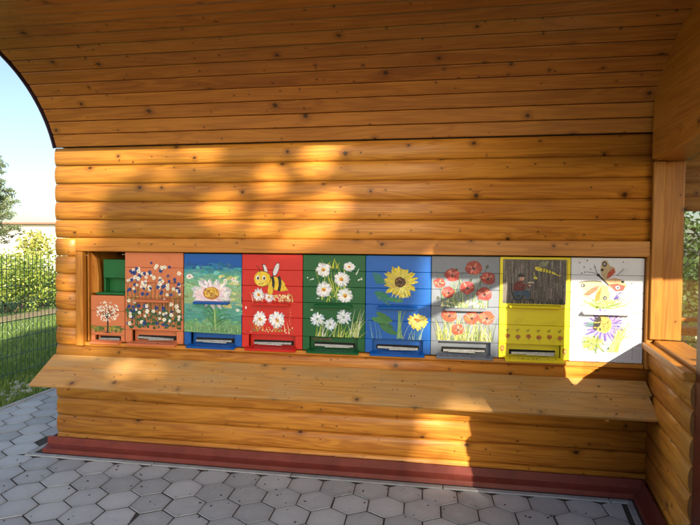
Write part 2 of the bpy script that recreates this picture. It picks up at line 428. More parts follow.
# red flashing at the foot of the walls
fl = hpart('flashing')
def flash(name, L, Mx, parent):
    pr = [(-.020, .0), (-.032, .0), (-.034, -.052), (-.052, -.060), (-.083, -.068), (-.086, -.098), (-.080, -.100), (-.020, -.075)]
    n = len(pr); vs = [(0, a, b) for a, b in pr] + [(L, a, b) for a, b in pr]
    fs = [(i, (i+1) % n, n+(i+1) % n, n+i) for i in range(n)] + [tuple(range(n)), tuple(range(2*n-1, n-1, -1))]
    return link(name, fix_normals(mesh(name, vs, fs)), M['red_metal'], parent, Mx)
ZF = .098
flash('flashing_strip', 4.075, Matrix.Translation((-.055, -.006, ZF)), fl)
flash('flashing_strip', 1.9, Matrix.Translation((.0, 1.88, ZF)) @ Matrix.Rotation(-math.pi/2, 4, 'Z'), fl)
box('plinth', .03, 4.05, .0, .05, -.09, ZF-.03, M['plinth'], fl, .003)

# sloping landing shelf: two planks
sh = hpart('landing_shelf')
A = Vector((0, -.026, G-1.497)); B = Vector((0, -.262, G-1.656)); dirv = (B-A); Ls = dirv.length; dirv.normalize()
ang = math.atan2(dirv.z, -dirv.y)
for i, (a0, a1, xr_) in enumerate(((.0, .112, 3.995), (.114, Ls, 3.975))):
    W = a1-a0; c0 = A + dirv*((a0+a1)/2)
    T = Matrix.Translation((xr_/2-.002, c0.y, c0.z)) @ Matrix.Rotation(-ang, 4, 'X') @ Matrix.Translation((0, 0, -.0105))
    link('plank', box_me('plank', -xr_/2-.005, xr_/2, -W/2, W/2, -.0105, .0105, .002), M['shelf'], sh, T)
for xb in (.25, 1.45, 2.62, 3.72):
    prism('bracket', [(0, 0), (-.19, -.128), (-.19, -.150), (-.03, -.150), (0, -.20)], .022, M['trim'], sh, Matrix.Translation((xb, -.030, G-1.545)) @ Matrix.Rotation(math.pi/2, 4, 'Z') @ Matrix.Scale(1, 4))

# arched canopy
cv = hpart('canopy')
RC, A0 = .83, R(72)
def arc(s):       # arc length -> (y, z, tangent angle)
    a = A0 - s/RC
    return -RC*(math.sin(A0)-math.sin(a)), RC*(math.cos(a)-math.cos(A0)), a
PW = .0893; npl = 15
for i in range(npl):
    s0, s1 = i*PW, (i+1)*PW; sm = (s0+s1)/2; yy, zz, a = arc(sm)
    T = Matrix.Translation((2.006, yy-.004, G+zz+.004)) @ Matrix.Rotation(-a, 4, 'X')
    # local -y points along the arc outwards, local -z is the visible face
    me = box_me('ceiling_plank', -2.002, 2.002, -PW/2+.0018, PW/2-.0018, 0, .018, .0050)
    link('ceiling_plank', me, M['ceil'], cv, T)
# backing behind the joints and the outer roof sheet
def shell(name, off, th, x0, x1, smax, mat, parent, n=28, s0=0.0):
    pts = []
    for i in range(n+1):
        yy, zz, a = arc(s0+(smax-s0)*i/n); nn = (math.sin(a), math.cos(a))
        pts.append((yy+nn[0]*off, zz+nn[1]*off))
    for i in range(n, -1, -1):
        yy, zz, a = arc(s0+(smax-s0)*i/n); nn = (math.sin(a), math.cos(a))
        pts.append((yy+nn[0]*(off+th), zz+nn[1]*(off+th)))
    return pts
def extrude_x(name, pts, x0, x1, mat, parent):
    n = len(pts); vs = [(x0, p[0], p[1]+G) for p in pts] + [(x1, p[0], p[1]+G) for p in pts]
    m2 = n//2; fs = []
    for i in range(n): fs.append((i, (i+1) % n, n+(i+1) % n, n+i))
    for b in (0, n):
        for i in range(m2-1): fs.append((b+i, b+i+1, b+n-2-i, b+n-1-i))
    return link(name, fix_normals(mesh(name, vs, fs)), mat, parent)
SE = npl*PW
extrude_x('roof_sheet', shell('r', .026, .03, 0, 0, SE+.01, None, None), -.012, 4.05, M['roofing'], cv)
extrude_x('edge_trim', shell('e', -.003, .040, 0, 0, SE+.02, None, None), -.022, -.013, M['edge_trim'], cv)
box('roof_deck', -.02, 4.3, .02, 2.0, G+.022, G+.06, M['roofing'], cv, 0)
yE, zE, aE = arc(SE)
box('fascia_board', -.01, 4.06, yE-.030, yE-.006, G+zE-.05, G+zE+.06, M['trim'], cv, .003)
# gable panel on the right: solid board under the arch
gp = [(-.085, -.168)]
gp += [(yy, zz) for yy, zz, a in (arc(.045+(SE-.05)*i/22) for i in range(23)) if yy < -.012]
gp += [(yE-.005, -.168)]
gp[1:1] = [(-.085, -.02)] if gp[1][0] > -.085 else []
pts = [(-.085, -.168)] + [(y_, z_+.006) for y_, z_ in gp[1:-1] if y_ <= -.083] + [(yE-.005, -.168)]
n = len(pts); vs = [(3.972, a, b+G) for a, b in pts] + [(4.028, a, b+G) for a, b in pts]
fs = [tuple(range(n)), tuple(range(2*n-1, n-1, -1))] + [(i, i+n, (i+1) % n+n, (i+1) % n) for i in range(n)]
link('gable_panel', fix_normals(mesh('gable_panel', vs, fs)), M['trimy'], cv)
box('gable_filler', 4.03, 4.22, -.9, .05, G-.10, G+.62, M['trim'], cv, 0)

# right-hand wall, turned about 10 degrees inwards
rw = hpart('window_wall')
# local frame of that wall: +X runs from the corner towards the front, inner face looks along local -Y... 
MA = Matrix(((AW.x, AN.x, 0, AC.x), (AW.y, AN.y, 0, AC.y), (0, 0, 1, 0), (0, 0, 0, 1)))   # x=along wall, y=outward
for k in range(10, 17):
    zt = G-P*k
    if k == 10: log(.012, .803, G-1.303, rw, H=.127, M0=MA)
    else: log(.012, .803, zt, rw, M0=MA)
for k in range(6, 17): log(1.314, 1.645+(.018 if k % 2 else -.012), G-P*k-.01, rw, M0=MA)
flash('flashing_strip', 1.75, MA @ Matrix.Translation((.03, -.004, ZF)), fl)
box('plinth', .02, 1.7, .0, .05, -.09, ZF-.03, M['plinth'], fl, .003, MA)
# sill, jambs, header, posts
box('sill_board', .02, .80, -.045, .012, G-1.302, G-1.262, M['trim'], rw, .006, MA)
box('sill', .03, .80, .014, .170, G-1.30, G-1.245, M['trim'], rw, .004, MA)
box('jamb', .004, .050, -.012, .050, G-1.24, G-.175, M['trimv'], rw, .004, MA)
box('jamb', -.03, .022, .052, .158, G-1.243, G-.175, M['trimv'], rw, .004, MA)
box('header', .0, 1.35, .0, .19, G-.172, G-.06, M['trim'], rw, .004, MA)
box('post', .806, 1.31, .002, .042, ZF+.0, G-.174, M['red_post'], rw, .006, MA)
box('window_pane', .024, .805, .150, .153, G-1.245, G-.174, M['glass'], rw, 0, MA)
# porch beyond the window wall: front beam, roof, rear header logs and railing
po = hpart('porch')
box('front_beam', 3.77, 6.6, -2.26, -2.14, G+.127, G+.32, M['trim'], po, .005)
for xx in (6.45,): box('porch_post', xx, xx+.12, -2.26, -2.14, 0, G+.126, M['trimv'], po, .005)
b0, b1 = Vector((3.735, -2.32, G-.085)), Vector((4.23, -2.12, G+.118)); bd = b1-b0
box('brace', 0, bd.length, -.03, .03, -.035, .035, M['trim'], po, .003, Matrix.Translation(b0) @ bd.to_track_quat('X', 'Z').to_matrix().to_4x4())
vs = [(4.062, -2.24, G+.33), (6.7, -2.24, G+.33), (6.7, 1.9, G+.95), (4.062, 1.9, G+.95)]
vs += [(a, b, c+.05) for a, b, c in vs]
link('porch_roof', fix_normals(mesh('porch_roof', vs, [(0, 1, 2, 3), (7, 6, 5, 4), (0, 4, 5, 1), (1, 5, 6, 2), (2, 6, 7, 3), (3, 7, 4, 0)])), M['ceil'], po)
for k in range(6): log(4.3, 6.6, 1.86+P*(k+1), po, M0=Matrix.Translation((0, 1.7, 0)))
for xx in (4.20, 5.45, 6.5): box('porch_post', xx, xx+.11, 1.69, 1.80, 0, 1.86, M['trimv'], po, .005)
for k in range(13): log(-2.15, 1.85, P*(k+1)+.02, po, M0=Matrix.Translation((6.66, 0, 0)) @ Matrix.Rotation(math.pi/2, 4, 'Z'))  # unseen side wall, added to keep the porch darker
for k in range(5): log(-2.15, 1.85, P*(k+14)+.02, po, M0=Matrix.Translation((6.66, 0, 0)) @ Matrix.Rotation(math.pi/2, 4, 'Z'))  # upper rows of the same added, light-blocking side wall
for k in range(12): log(4.16, 6.44, P*(k+1)+.06, po, M0=Matrix.Translation((0, -2.2, 0)))  # unseen front half wall, added to cut light bouncing off the ground
box('rail', 4.312, 6.5, 1.71, 1.78, .84, .875, M['trim'], po, .004)
box('rail', 4.312, 6.5, 1.64, 1.80, .72, .785, M['trim'], po, .004)
#EOF_PART1

# ------------------------------------------------------------------ painted hives
class Paint:
    """flat brush strokes in centimetres (x right, y down) laid on a hive front"""
    def __init__(s, seed): s.v, s.f, s.c, s.k, s.r = [], [], [], 0, random.Random(seed)
    def poly(s, pts, c):
        s.k += 1; d = -.0010 - s.k*4e-6; b = len(s.v)
        for x, y in pts: s.v.append((x/100, d, -y/100))
        s.f.append(tuple(range(b, b+len(pts)))); s.c.append(lin(c))
    def jit(s, c, j=14):
        q = s.r.uniform(-j, j); return tuple(max(0, min(255, v+q+s.r.uniform(-j/2, j/2))) for v in c)
    def ell(s, x, y, rx, ry, c, rot=0, n=12, wob=.06):
        s.poly([(x+rx*math.cos(a)*math.cos(rot)*(w)-ry*math.sin(a)*math.sin(rot)*w, y+rx*math.cos(a)*math.sin(rot)*w+ry*math.sin(a)*math.cos(rot)*w)
                for a, w in ((2*math.pi*i/n, 1+s.r.uniform(-wob, wob)) for i in range(n))], c)
    def stroke(s, pts, w0, w1, c, sub=5):
        P_ = [Vector((a, b)) for a, b in pts]
        if len(P_) == 3:
            P_ = [(1-t)**2*P_[0]+2*t*(1-t)*P_[1]+t*t*P_[2] for t in (i/sub for i in range(sub+1))]
        L, Rr = [], []
        for i, p in enumerate(P_):
            d = (P_[min(i+1, len(P_)-1)]-P_[max(i-1, 0)])
            if d.length < 1e-6: continue
            d.normalize(); t = i/(len(P_)-1); w = (w0*(1-t)+w1*t)/2
            L.append((p.x-d.y*w, p.y+d.x*w)); Rr.append((p.x+d.y*w, p.y-d.x*w))
        s.poly(L+Rr[::-1], c)
    def blade(s, x, y, h, lean, w, c):
        s.stroke([(x, y), (x+lean*.3, y-h*.6), (x+lean, y-h)], w, w*.15, s.jit(c))
    def petals(s, x, y, r, n, w, c, tilt=1.0, a0=0, inner=.2, rot=0.0):
        for i in range(n):
            a = a0+2*math.pi*i/n+s.r.uniform(-.12, .12); rr = r*s.r.uniform(.85, 1.1)
            cx, cy = math.cos(a)*rr*(.5+inner/2), math.sin(a)*rr*(.5+inner/2)*tilt
            s.ell(x+cx, y+cy, rr*(.5-inner/4), w, s.jit(c, 10), math.atan2(math.sin(a)*tilt, math.cos(a)), 8)
    def daisy(s, x, y, r, c=(238, 240, 245), yc=(232, 180, 40), n=13, tilt=1.0):
        s.petals(x, y, r, n, r*.17, (190, 200, 215), tilt); s.petals(x, y, r*.95, n, r*.14, c, tilt, .2)
        s.ell(x, y, r*.28, r*.26*tilt, yc); s.ell(x+r*.05, y+r*.08, r*.16, r*.13, (190, 110, 30))
    def build(s, parent):
        me = bpy.data.meshes.new('painting'); me.from_pydata(s.v, [], s.f); me.materials.append(M['paint'])
        a = me.color_attributes.new('paint', 'FLOAT_COLOR', 'CORNER')
        for p, c in zip(me.polygons, s.c):
            for li in p.loop_indices: a.data[li].color = (c[0], c[1], c[2], 1)
        # front faces look along -y
        bm = bmesh.new(); bm.from_mesh(me)
        for f in bm.faces:
            f.normal_update()
            if f.normal.y > 0: f.normal_flip()
        bm.to_mesh(me); bm.free()
        return tag(link('painting', me, None, parent), kind='stuff')

def flower_bits(p, n, x0, x1, y0, y1, size, cols):
    for i in range(n):
        p.ell(p.r.uniform(x0, x1), p.r.uniform(y0, y1), size*p.r.uniform(.6, 1.3), size*p.r.uniform(.6, 1.2), p.jit(p.r.choice(cols)), p.r.uniform(0, 3), 6, .2)

ZT, HH = G-.752, .648
def hive(x0, x1, base, dirt, label, paint_fn, seed, zt=ZT, hh=HH, slot=True, flap=.035, ledge=.52, boards=6, lw=(.2, .8), y=.004, name='beehive', closed=False):
    w = x1-x0; h = empty(name, (x0, y, zt)); tag(h, label, 'beehive', 'painted hives in the opening')
    mt = dirty('hive_paint', base, dirt, .42); W = w*100; H = hh*100
    bh = hh/boards; slot_top = hh*.855 if not closed else hh
    z = 0.0; k = 0
    while z < slot_top-.005:
        z1 = min(z+bh, slot_top)
        if slot_top - z1 < .03: z1 = slot_top
        box('board', .0015, w-.0015, 0, .018, -z1+.0009, -z-.0009, mt, h, .0018); z = z1; k += 1
    if slot and not closed:
        c = w*.115
        box('cheek', .0015, c, 0, .018, -hh+.004, -slot_top-.0006, mt, h, .0012)
        box('cheek', w-c, w-.0015, 0, .018, -hh+.004, -slot_top-.0006, mt, h, .0012)
        box('slot_back', c-.004, w-c+.004, .048, .052, -hh+.004, -slot_top+.004, mt, h, 0)
        zz = -hh*.945
        r_ = random.Random(seed)
        t1 = r_.uniform(-.03, .03)
        m_ = box('entrance_strip', -w*.31, w*.31, -.004, .004, -.0075, .0075, M['metal'], h, .001, Matrix.Translation((w*.5, .018, zz)) @ Matrix.Rotation(t1, 4, 'Y'))
        box('entrance_strip', -w*.18, w*.22, -.003, .003, -.006, .006, M['metal'], h, .001, Matrix.Translation((w*(.5+r_.uniform(-.08, .08)), .009, zz-.006)) @ Matrix.Rotation(-t1*1.3, 4, 'Y'))
        box('slot_dark_plate', w*.17, w*.83, .044, .0475, zz-.016, zz+.016, M['dark'], h, 0)  # black plate standing in for the shade inside the slot
        # drop-down flap
        fw = .052
        box('flap', c-.012, w-c+.012, -fw, .004, -.007, .007, mt, h, .002, Matrix.Translation((0, .0, -hh+.008)) @ Matrix.Rotation(R(12), 4, 'X'))
    if ledge:
        box('ledge', w*lw[0], w*lw[1], -.042, -.0005, -.0075, .0075, mt, h, .002, Matrix.Translation((0, 0, -hh*ledge)) @ Matrix.Rotation(R(8), 4, 'X'))
    if paint_fn:
        p = Paint(seed); paint_fn(p, W, H); p.build(h)
    return h

def pt_meadow(p, W, H):       # blue and white meadow flowers on orange
    for i in range(150):
        x = p.r.uniform(1.5, W-1.5); y0 = H*p.r.uniform(.70, .84); p.blade(x, y0, p.r.uniform(8, 34), p.r.uniform(-2, 2), .35, p.r.choice(((90, 95, 40), (50, 85, 45), (120, 115, 60), (70, 60, 35))))
    for i in range(120):
        p.ell(p.r.uniform(1.5, W-1.5), H*p.r.uniform(.62, .83), p.r.uniform(.8, 1.8), p.r.uniform(.6, 1.1), p.jit((40, 85, 50)), p.r.uniform(-.6, .6), 7, .2)
    flower_bits(p, 60, 1.5, W-1.5, H*.36, H*.56, .55, ((150, 140, 60), (190, 170, 70), (110, 130, 60)))
    for i in range(130):
        up = i < 84
        x = p.r.uniform(2.2, W-2.2); y = H*(p.r.uniform(.10, .42) if up else p.r.uniform(.52, .80)); 
        if up: y = H*p.r.uniform(.10+.10*abs(x/W-.5)*2, .46)
        r = p.r.uniform(1.0, 1.75)
        if p.r.random() < .5: p.petals(x, y, r, 6, r*.33, (25, 60, 135)); p.ell(x, y, r*.25, r*.25, (20, 30, 70))
        else: p.petals(x, y, r, 6, r*.36, (232, 228, 218)); p.ell(x, y, r*.28, r*.28, (215, 190, 70))

def pt_tree(p, W, H):         # little blossoming tree
    for i in range(60): p.ell(p.r.uniform(1, W-1), H*p.r.uniform(.66, .76), p.r.uniform(1, 2.4), p.r.uniform(.5, 1.2), p.jit(p.r.choice(((120, 130, 40), (60, 95, 40), (160, 140, 60)))), 0, 7, .2)
    for i in range(16): p.blade(p.r.uniform(1, W-1), H*.80, p.r.uniform(2, 4), p.r.uniform(-.6, .6), .4, (35, 80, 40))
    cx = W*.5
    p.stroke([(cx-.1, H*.80), (cx+.3, H*.6), (cx, H*.42)], 1.5, .8, (45, 28, 22)); p.stroke([(cx-2, H*.80), (cx, H*.79), (cx+2, H*.80)], .6, .6, (45, 28, 22))
    for i in range(14):
        a = math.pi*(1.05+.9*i/13); p.stroke([(cx, H*.50), (cx+3*math.cos(a), H*.42+2*math.sin(a)), (cx+7.2*math.cos(a), H*.36+6.5*math.sin(a)+2)], .6, .12, (50, 30, 22))
    for i in range(150):
        a = p.r.uniform(0, 6.28); q = math.sqrt(p.r.random()); x = cx+9.0*q*math.cos(a); y = H*.34+7.6*q*math.sin(a)
        p.ell(x, y, p.r.uniform(.35, .75), p.r.uniform(.35, .7), p.jit((236, 226, 214)), 0, 6, .2)

def pt_landscape(p, W, H):    # big flower in front of blurred green fields, deep blue sky
    bands = [(.13, (20, 105, 160)), (.17, (60, 150, 165)), (.21, (95, 170, 160)), (.26, (120, 180, 145)), (.34, (140, 185, 140)), (.44, (150, 180, 130)), (.54, (90, 160, 145)), (.64, (75, 150, 140)), (.74, (110, 160, 110))]
    for i, (y, c) in enumerate(bands):
        y1 = bands[i+1][0] if i+1 < len(bands) else .85
        p.poly([(.3, H*y), (W-.3, H*(y+.012)), (W-.3, H*(y1+.012)), (.3, H*y1)], c)
        for j in range(42):
            q = p.r.uniform(y-.025, min(y1+.025, .84)); p.ell(p.r.uniform(2, W-2), H*q, p.r.uniform(1, 4), p.r.uniform(.4, 1.3), p.jit(c, 24), p.r.uniform(-.3, .3), 8, .2)
    for i in range(26): p.ell(p.r.uniform(W*.62, W-3), H*p.r.uniform(.22, .60), p.r.uniform(1.2, 3), p.r.uniform(.6, 1.6), p.jit((205, 210, 140), 18), p.r.uniform(-.4, .4), 8, .2)
    for x, y, r in ((.10, .25, 2.6), (.72, .285, 1.6), (.86, .275, 1.9), (.92, .30, 1.2), (.93, .60, 1.3)):
        p.petals(W*x, H*y, r, 9, r*.32, (238, 236, 236), .6); p.ell(W*x, H*y, r*.3, r*.2, (205, 120, 90))
    for k in range(9):         # leaves of the big flower
        s_ = -1 if k % 2 else 1; yb = H*(.80-.02*k); xb = W*.55
        p.stroke([(xb, yb), (xb+s_*5, yb-5-k*.5), (xb+s_*p.r.uniform(8, 15), yb-p.r.uniform(3, 9))], 1.8, .2, p.jit((75, 140, 85)))
    p.stroke([(W*.56, H*.82), (W*.54, H*.66), (W*.53, H*.5)], 1.6, 1.1, (120, 170, 95)); p.stroke([(W*.55, H*.82), (W*.53, H*.66), (W*.52, H*.5)], .5, .4, (180, 205, 140))
    cx, cy = W*.48, H*.43
    p.petals(cx, cy, 14.5, 20, 1.7, (205, 205, 220), .55); p.petals(cx, cy, 13.5, 18, 1.5, (240, 236, 240), .55, .17)
    p.petals(cx-1, cy+.5, 11.0, 15, 1.3, (232, 205, 215), .55, .3)
    p.ell(cx, cy-.3, 6.2, 4.4, (190, 120, 40)); p.ell(cx, cy-.8, 5.4, 3.6, (222, 175, 60))
    flower_bits(p, 70, cx-4.4, cx+4.4, cy-3.4, cy+2.2, .5, ((235, 205, 90), (180, 110, 35), (150, 80, 25)))
    for i in range(30): p.blade(p.r.uniform(2, W-2), H*.84, p.r.uniform(2, 7), p.r.uniform(-2, 2), .45, p.r.choice(((90, 140, 80), (60, 110, 70), (160, 190, 130))))

def bee(p, x, y, s, face=True):
    # wings, body, stripes, head
    p.ell(x+4.2*s, y-6.2*s, 1.5*s, 3.9*s, (60, 50, 55), .35); p.ell(x+4.2*s, y-6.2*s, 1.25*s, 3.5*s, (222, 216, 224), .35)
    p.ell(x-1.8*s, y-6.6*s, 1.1*s, 2.7*s, (60, 50, 55), -.35); p.ell(x-1.8*s, y-6.6*s, .9*s, 2.3*s, (226, 220, 226), -.35)
    p.ell(x+4.0*s, y+1.2*s, 5.6*s, 3.5*s, (232, 196, 40), .32)
    p.poly([(x+7.6*s, y+.2*s), (x+10.8*s, y+4.6*s), (x+6.6*s, y+5.2*s)], (226, 190, 40))
    for q, w in ((1.0, 1.5), (4.6, 1.6)):
        p.stroke([(x+q*s+.9*s, y-2.6*s), (x+(q+2.6)*s, y+.6*s), (x+(q+1.0)*s, y+5.0*s)], w*s, w*.9*s, (25, 20, 22))
    p.ell(x+1.1*s, y+4.8*s, 1.5*s, 2.7*s, (228, 192, 50), .1)
    p.ell(x-3.2*s, y-1.2*s, 4.6*s, 4.3*s, (150, 105, 25)); p.ell(x-3.3*s, y-1.2*s, 4.35*s, 4.05*s, (235, 200, 45)); p.ell(x-4.0*s, y+.9*s, 2.6*s, 1.6*s, (240, 214, 90))
    p.stroke([(x-4.6*s, y-4.8*s), (x-5*s, y-7*s), (x-6.6*s, y-8.2*s)], .35*s, .25*s, (35, 20, 22)); p.stroke([(x-2.4*s, y-5*s), (x-2.4*s, y-7*s), (x-3.6*s, y-9.2*s)], .35*s, .25*s, (35, 20, 22))
    if face:
        for ex in (-5.8, -2.4):
            p.ell(x+ex*s, y-1.7*s, .95*s, 1.35*s, (240, 238, 235)); p.ell(x+(ex+.15)*s, y-1.5*s, .55*s, .85*s, (30, 25, 35))
        p.stroke([(x-5.6*s, y+1.3*s), (x-4.0*s, y+1.9*s), (x-2.4*s, y+1.1*s)], .3*s, .2*s, (70, 40, 20))

def pt_bee(p, W, H):
    for i in range(26): p.blade(W*.5+p.r.uniform(-14, 15), H*.50, p.r.uniform(1, 7), p.r.uniform(-2.5, 2.5), .5, p.r.choice(((210, 150, 50), (225, 195, 110), (150, 120, 50), (235, 215, 190))))
    for x, y, r in ((.28, .43, 4.3), (.45, .455, 3.4)):
        p.daisy(W*x, H*y, r, n=11)
    flower_bits(p, 40, W*.52, W*.80, H*.42, H*.50, .7, ((230, 205, 150), (220, 185, 90), (240, 225, 205)))
    bee(p, W*.44, H*.285, 1.3)
    for x, y, r in ((.30, .685, 5.2), (.58, .69, 5.6)):
        p.petals(W*x, H*y, r, 14, r*.17, (195, 205, 225)); p.petals(W*x, H*y, r*.95, 12, r*.15, (246, 246, 250), 1, .2); p.ell(W*x+.4, H*y+.6, r*.2, r*.2, (215, 165, 60))
    for i in range(26): p.blade(W*.5+p.r.uniform(-15, 15), H*.82, p.r.uniform(2, 10), p.r.uniform(-4, 4), .5, p.r.choice(((225, 180, 60), (150, 130, 60), (235, 215, 170), (120, 130, 70))))
    flower_bits(p, 16, W*.15, W*.9, H*.77, H*.83, .5, ((235, 225, 205), (200, 190, 110)))
    p.ell(3.0, H*.57, .55, 1.0, (240, 238, 235)); 
    for i in range(6): p.ell(W*.80+p.r.uniform(-.5, .5), H*(.58+.03*i), .25, .4, (235, 190, 150), 0, 6)

def pt_daisies(p, W, H):
    cols = ((105, 150, 50), (165, 190, 60), (70, 130, 60), (200, 205, 90))
    for i in range(46): p.blade(W*.5+p.r.uniform(-8, 8), H*p.r.uniform(.36, .50), p.r.uniform(6, 22), p.r.uniform(-8, 8), .7, p.r.choice(cols))
    for k in range(9): p.blade(W*.45+p.r.uniform(-3, 8), H*.14, p.r.uniform(3, 7), p.r.uniform(-3, 4), .8, (190, 190, 50))
    for x, y, r in ((.33, .155, 5.0), (.62, .25, 5.3), (.34, .36, 5.4), (.68, .42, 5.2), (.74, .12, 4.0)):
        p.daisy(W*x, H*y, r, n=15, tilt=.95 if y > .13 else .7)
    for x, y, dx, dy in ((.18, .25, -3, 1), (.88, .26, 3, -2), (.85, .20, 2, -4), (.27, .45, -2, .5)): p.stroke([(W*x, H*y), (W*x+dx*.5, H*y+dy*.4), (W*x+dx, H*y+dy)], 1.0, .3, (215, 225, 220))
    p.ell(W*.08, H*.24, .5, .45, (230, 235, 230)); p.ell(W*.94, H*.25, .5, .45, (230, 235, 230)); p.ell(W*.15, H*.575, .9, .6, (230, 235, 230))
    for x, y, r in ((.24, .67, 5.2), (.45, .72, 4.6), (.66, .64, 5.4)):
        p.petals(W*x, H*y, r, 13, r*.15, (170, 195, 215), .9, 0); p.petals(W*x, H*y, r*.9, 10, r*.14, (225, 232, 242), .9, .3); p.ell(W*x, H*y+.5, r*.13, r*.13, (140, 170, 150))
    for i in range(60): p.blade(W*p.r.uniform(.2, .92), H*.85, p.r.uniform(3, 13), p.r.uniform(-2, 6), .5, p.r.choice(cols+((225, 230, 200),)))
    for i in range(10): p.blade(W*p.r.uniform(.74, .9), H*.84, p.r.uniform(10, 19), p.r.uniform(2, 8), .6, p.r.choice(((175, 195, 120), (220, 228, 210))))
    for i in range(90): p.ell(W*p.r.uniform(.14, .48), H*p.r.uniform(.865, .89), .35, .25, p.jit((90, 60, 35)), 0, 5)

def pt_sunflower(p, W, H):
    for pts in (((.22, .19), (.10, .17), (.16, .29)), ((.30, .42), (.15, .36), (.18, .44))):
        p.poly([(W*a, H*b) for a, b in ((pts[0][0]+.1, pts[0][1]+.1), pts[0], pts[1], pts[2])], (20, 110, 120))
    p.ell(W*.25, H*.40, 4.8, 2.0, (30, 120, 90), .25); p.ell(W*.22, H*.25, 4.0, 1.6, (25, 115, 105), .5); p.ell(W*.45, H*.45, 6, 1.6, (40, 130, 90), .1)
    cx, cy = W*.53, H*.27
    p.petals(cx, cy, 10.4, 24, 1.15, (190, 175, 45)); p.petals(cx, cy, 9.6, 22, 1.0, (222, 205, 60), 1, .13); p.petals(cx, cy, 8.2, 20, .8, (205, 190, 80), 1, .3)
    for i in range(10): p.stroke([(cx+p.r.uniform(-4, 6), cy+2), (cx+p.r.uniform(-5, 6), cy+6), (cx+p.r.uniform(-6, 6), cy+10)], .9, .4, p.jit((235, 228, 120)))
    p.ell(cx, cy, 3.7, 3.5, (70, 45, 30)); flower_bits(p, 50, cx-3, cx+3, cy-2.8, cy+2.8, .4, ((130, 80, 40), (50, 30, 25), (190, 140, 60))); p.ell(cx, cy+.1, 1.2, 1.1, (40, 25, 25))
    for i in range(6): p.stroke([(W*p.r.uniform(.48, .58), H*.84), (W*.52, H*.7), (W*p.r.uniform(.5, .62), H*.56)], 1.0, .3, p.jit((130, 175, 100)))
    for pts in ((.30, .70), (.24, .66), (.36, .76), (.30, .63)):
        p.ell(W*pts[0], H*pts[1], 6.2, 2.0, p.jit((50, 110, 60)), p.r.uniform(.1, .7))
    for i in range(16): p.blade(W*p.r.uniform(.5, .86), H*.85, p.r.uniform(4, 12), p.r.uniform(-2, 6), .35, p.r.choice(((150, 190, 180), (90, 150, 130), (190, 210, 200))))
    for i in range(7): p.blade(W*p.r.uniform(.1, .3), H*.85, p.r.uniform(6, 16), p.r.uniform(-5, -1), .25, (120, 170, 190))
    cx, cy = W*.80, H*.655
    p.petals(cx, cy+.8, 6.4, 16, 1.1, (225, 205, 80), .8); p.petals(cx, cy+.8, 5.4, 12, .9, (240, 228, 130), .8, .2); p.ell(cx-.2, cy-.5, 2.4, 1.0, (190, 120, 40), .2)

def poppy(p, x, y, r, c=(172, 56, 50), tilt=.85):
    p.ell(x, y, r, r*tilt, p.jit(tuple(v*.8 for v in c), 8), p.r.uniform(-.3, .3), 14, .1)
    for k in range(6):
        a = p.r.uniform(0, 6.28); p.ell(x+.4*r*math.cos(a), y+.35*r*tilt*math.sin(a), r*.58, r*.4*tilt, p.jit(c, 26), a, 9, .12)
    for k in range(3):
        a = p.r.uniform(0, 6.28); p.ell(x+.5*r*math.cos(a), y+.45*r*tilt*math.sin(a), r*.35, r*.18*tilt, p.jit((205, 115, 95), 16), a, 8, .12)
    for k in range(5):
        a = p.r.uniform(0, 6.28); p.stroke([(x, y), (x+.5*r*math.cos(a), y+.4*r*math.sin(a)), (x+.95*r*math.cos(a+.15), y+.8*r*math.sin(a+.15))], .12, .3, p.jit((120, 30, 34), 10))
    p.ell(x+.05*r, y+.1*r, r*.20, r*.17, (35, 25, 30)); flower_bits(p, 5, x-.3*r, x+.3*r, y-.2*r, y+.35*r, .2, ((30, 25, 30), (225, 215, 190)))

def pt_poppies(p, W, H):
    for i in range(60): p.blade(W*p.r.uniform(.15, .85), H*.51, p.r.uniform(5, 26), p.r.uniform(-5, 5), .6, p.r.choice(((85, 115, 85), (120, 140, 85), (60, 90, 75), (170, 175, 120))))
    for x0, y0, x1, y1 in ((.46, .33, .37, .14), (.66, .35, .82, .10), (.53, .4, .58, .24), (.3, .45, .1, .42)): p.stroke([(W*x0, H*y0), (W*(x0+x1)/2, H*(y0+y1)/2), (W*x1, H*y1)], .5, .4, (60, 85, 60)); p.ell(W*x1, H*y1, .9, 1.3, (70, 75, 60), .4)
    for x, y, r in ((.31, .185, 4.9), (.62, .115, 5.2), (.83, .215, 4.7), (.53, .31, 4.8), (.78, .37, 5.0), (.25, .36, 4.3), (.12, .27, 3.8)):
        poppy(p, W*x, H*y, r)
    flower_bits(p, 60, W*.14, W*.8, H*.44, H*.51, .7, ((175, 180, 110), (140, 155, 90), (205, 205, 150), (230, 228, 200)))
    for i in range(120): p.blade(W*p.r.uniform(.08, .92), H*.84, p.r.uniform(4, 17), p.r.uniform(-5, 5), .55, p.r.choice(((110, 125, 60), (150, 155, 70), (190, 185, 100), (80, 105, 65), (215, 210, 160))))
    for x, y, r in ((.27, .59, 4.9), (.60, .61, 4.8), (.82, .605, 5.0), (.40, .73, 4.0)):
        poppy(p, W*x, H*y, r, (215, 85, 55), .9)

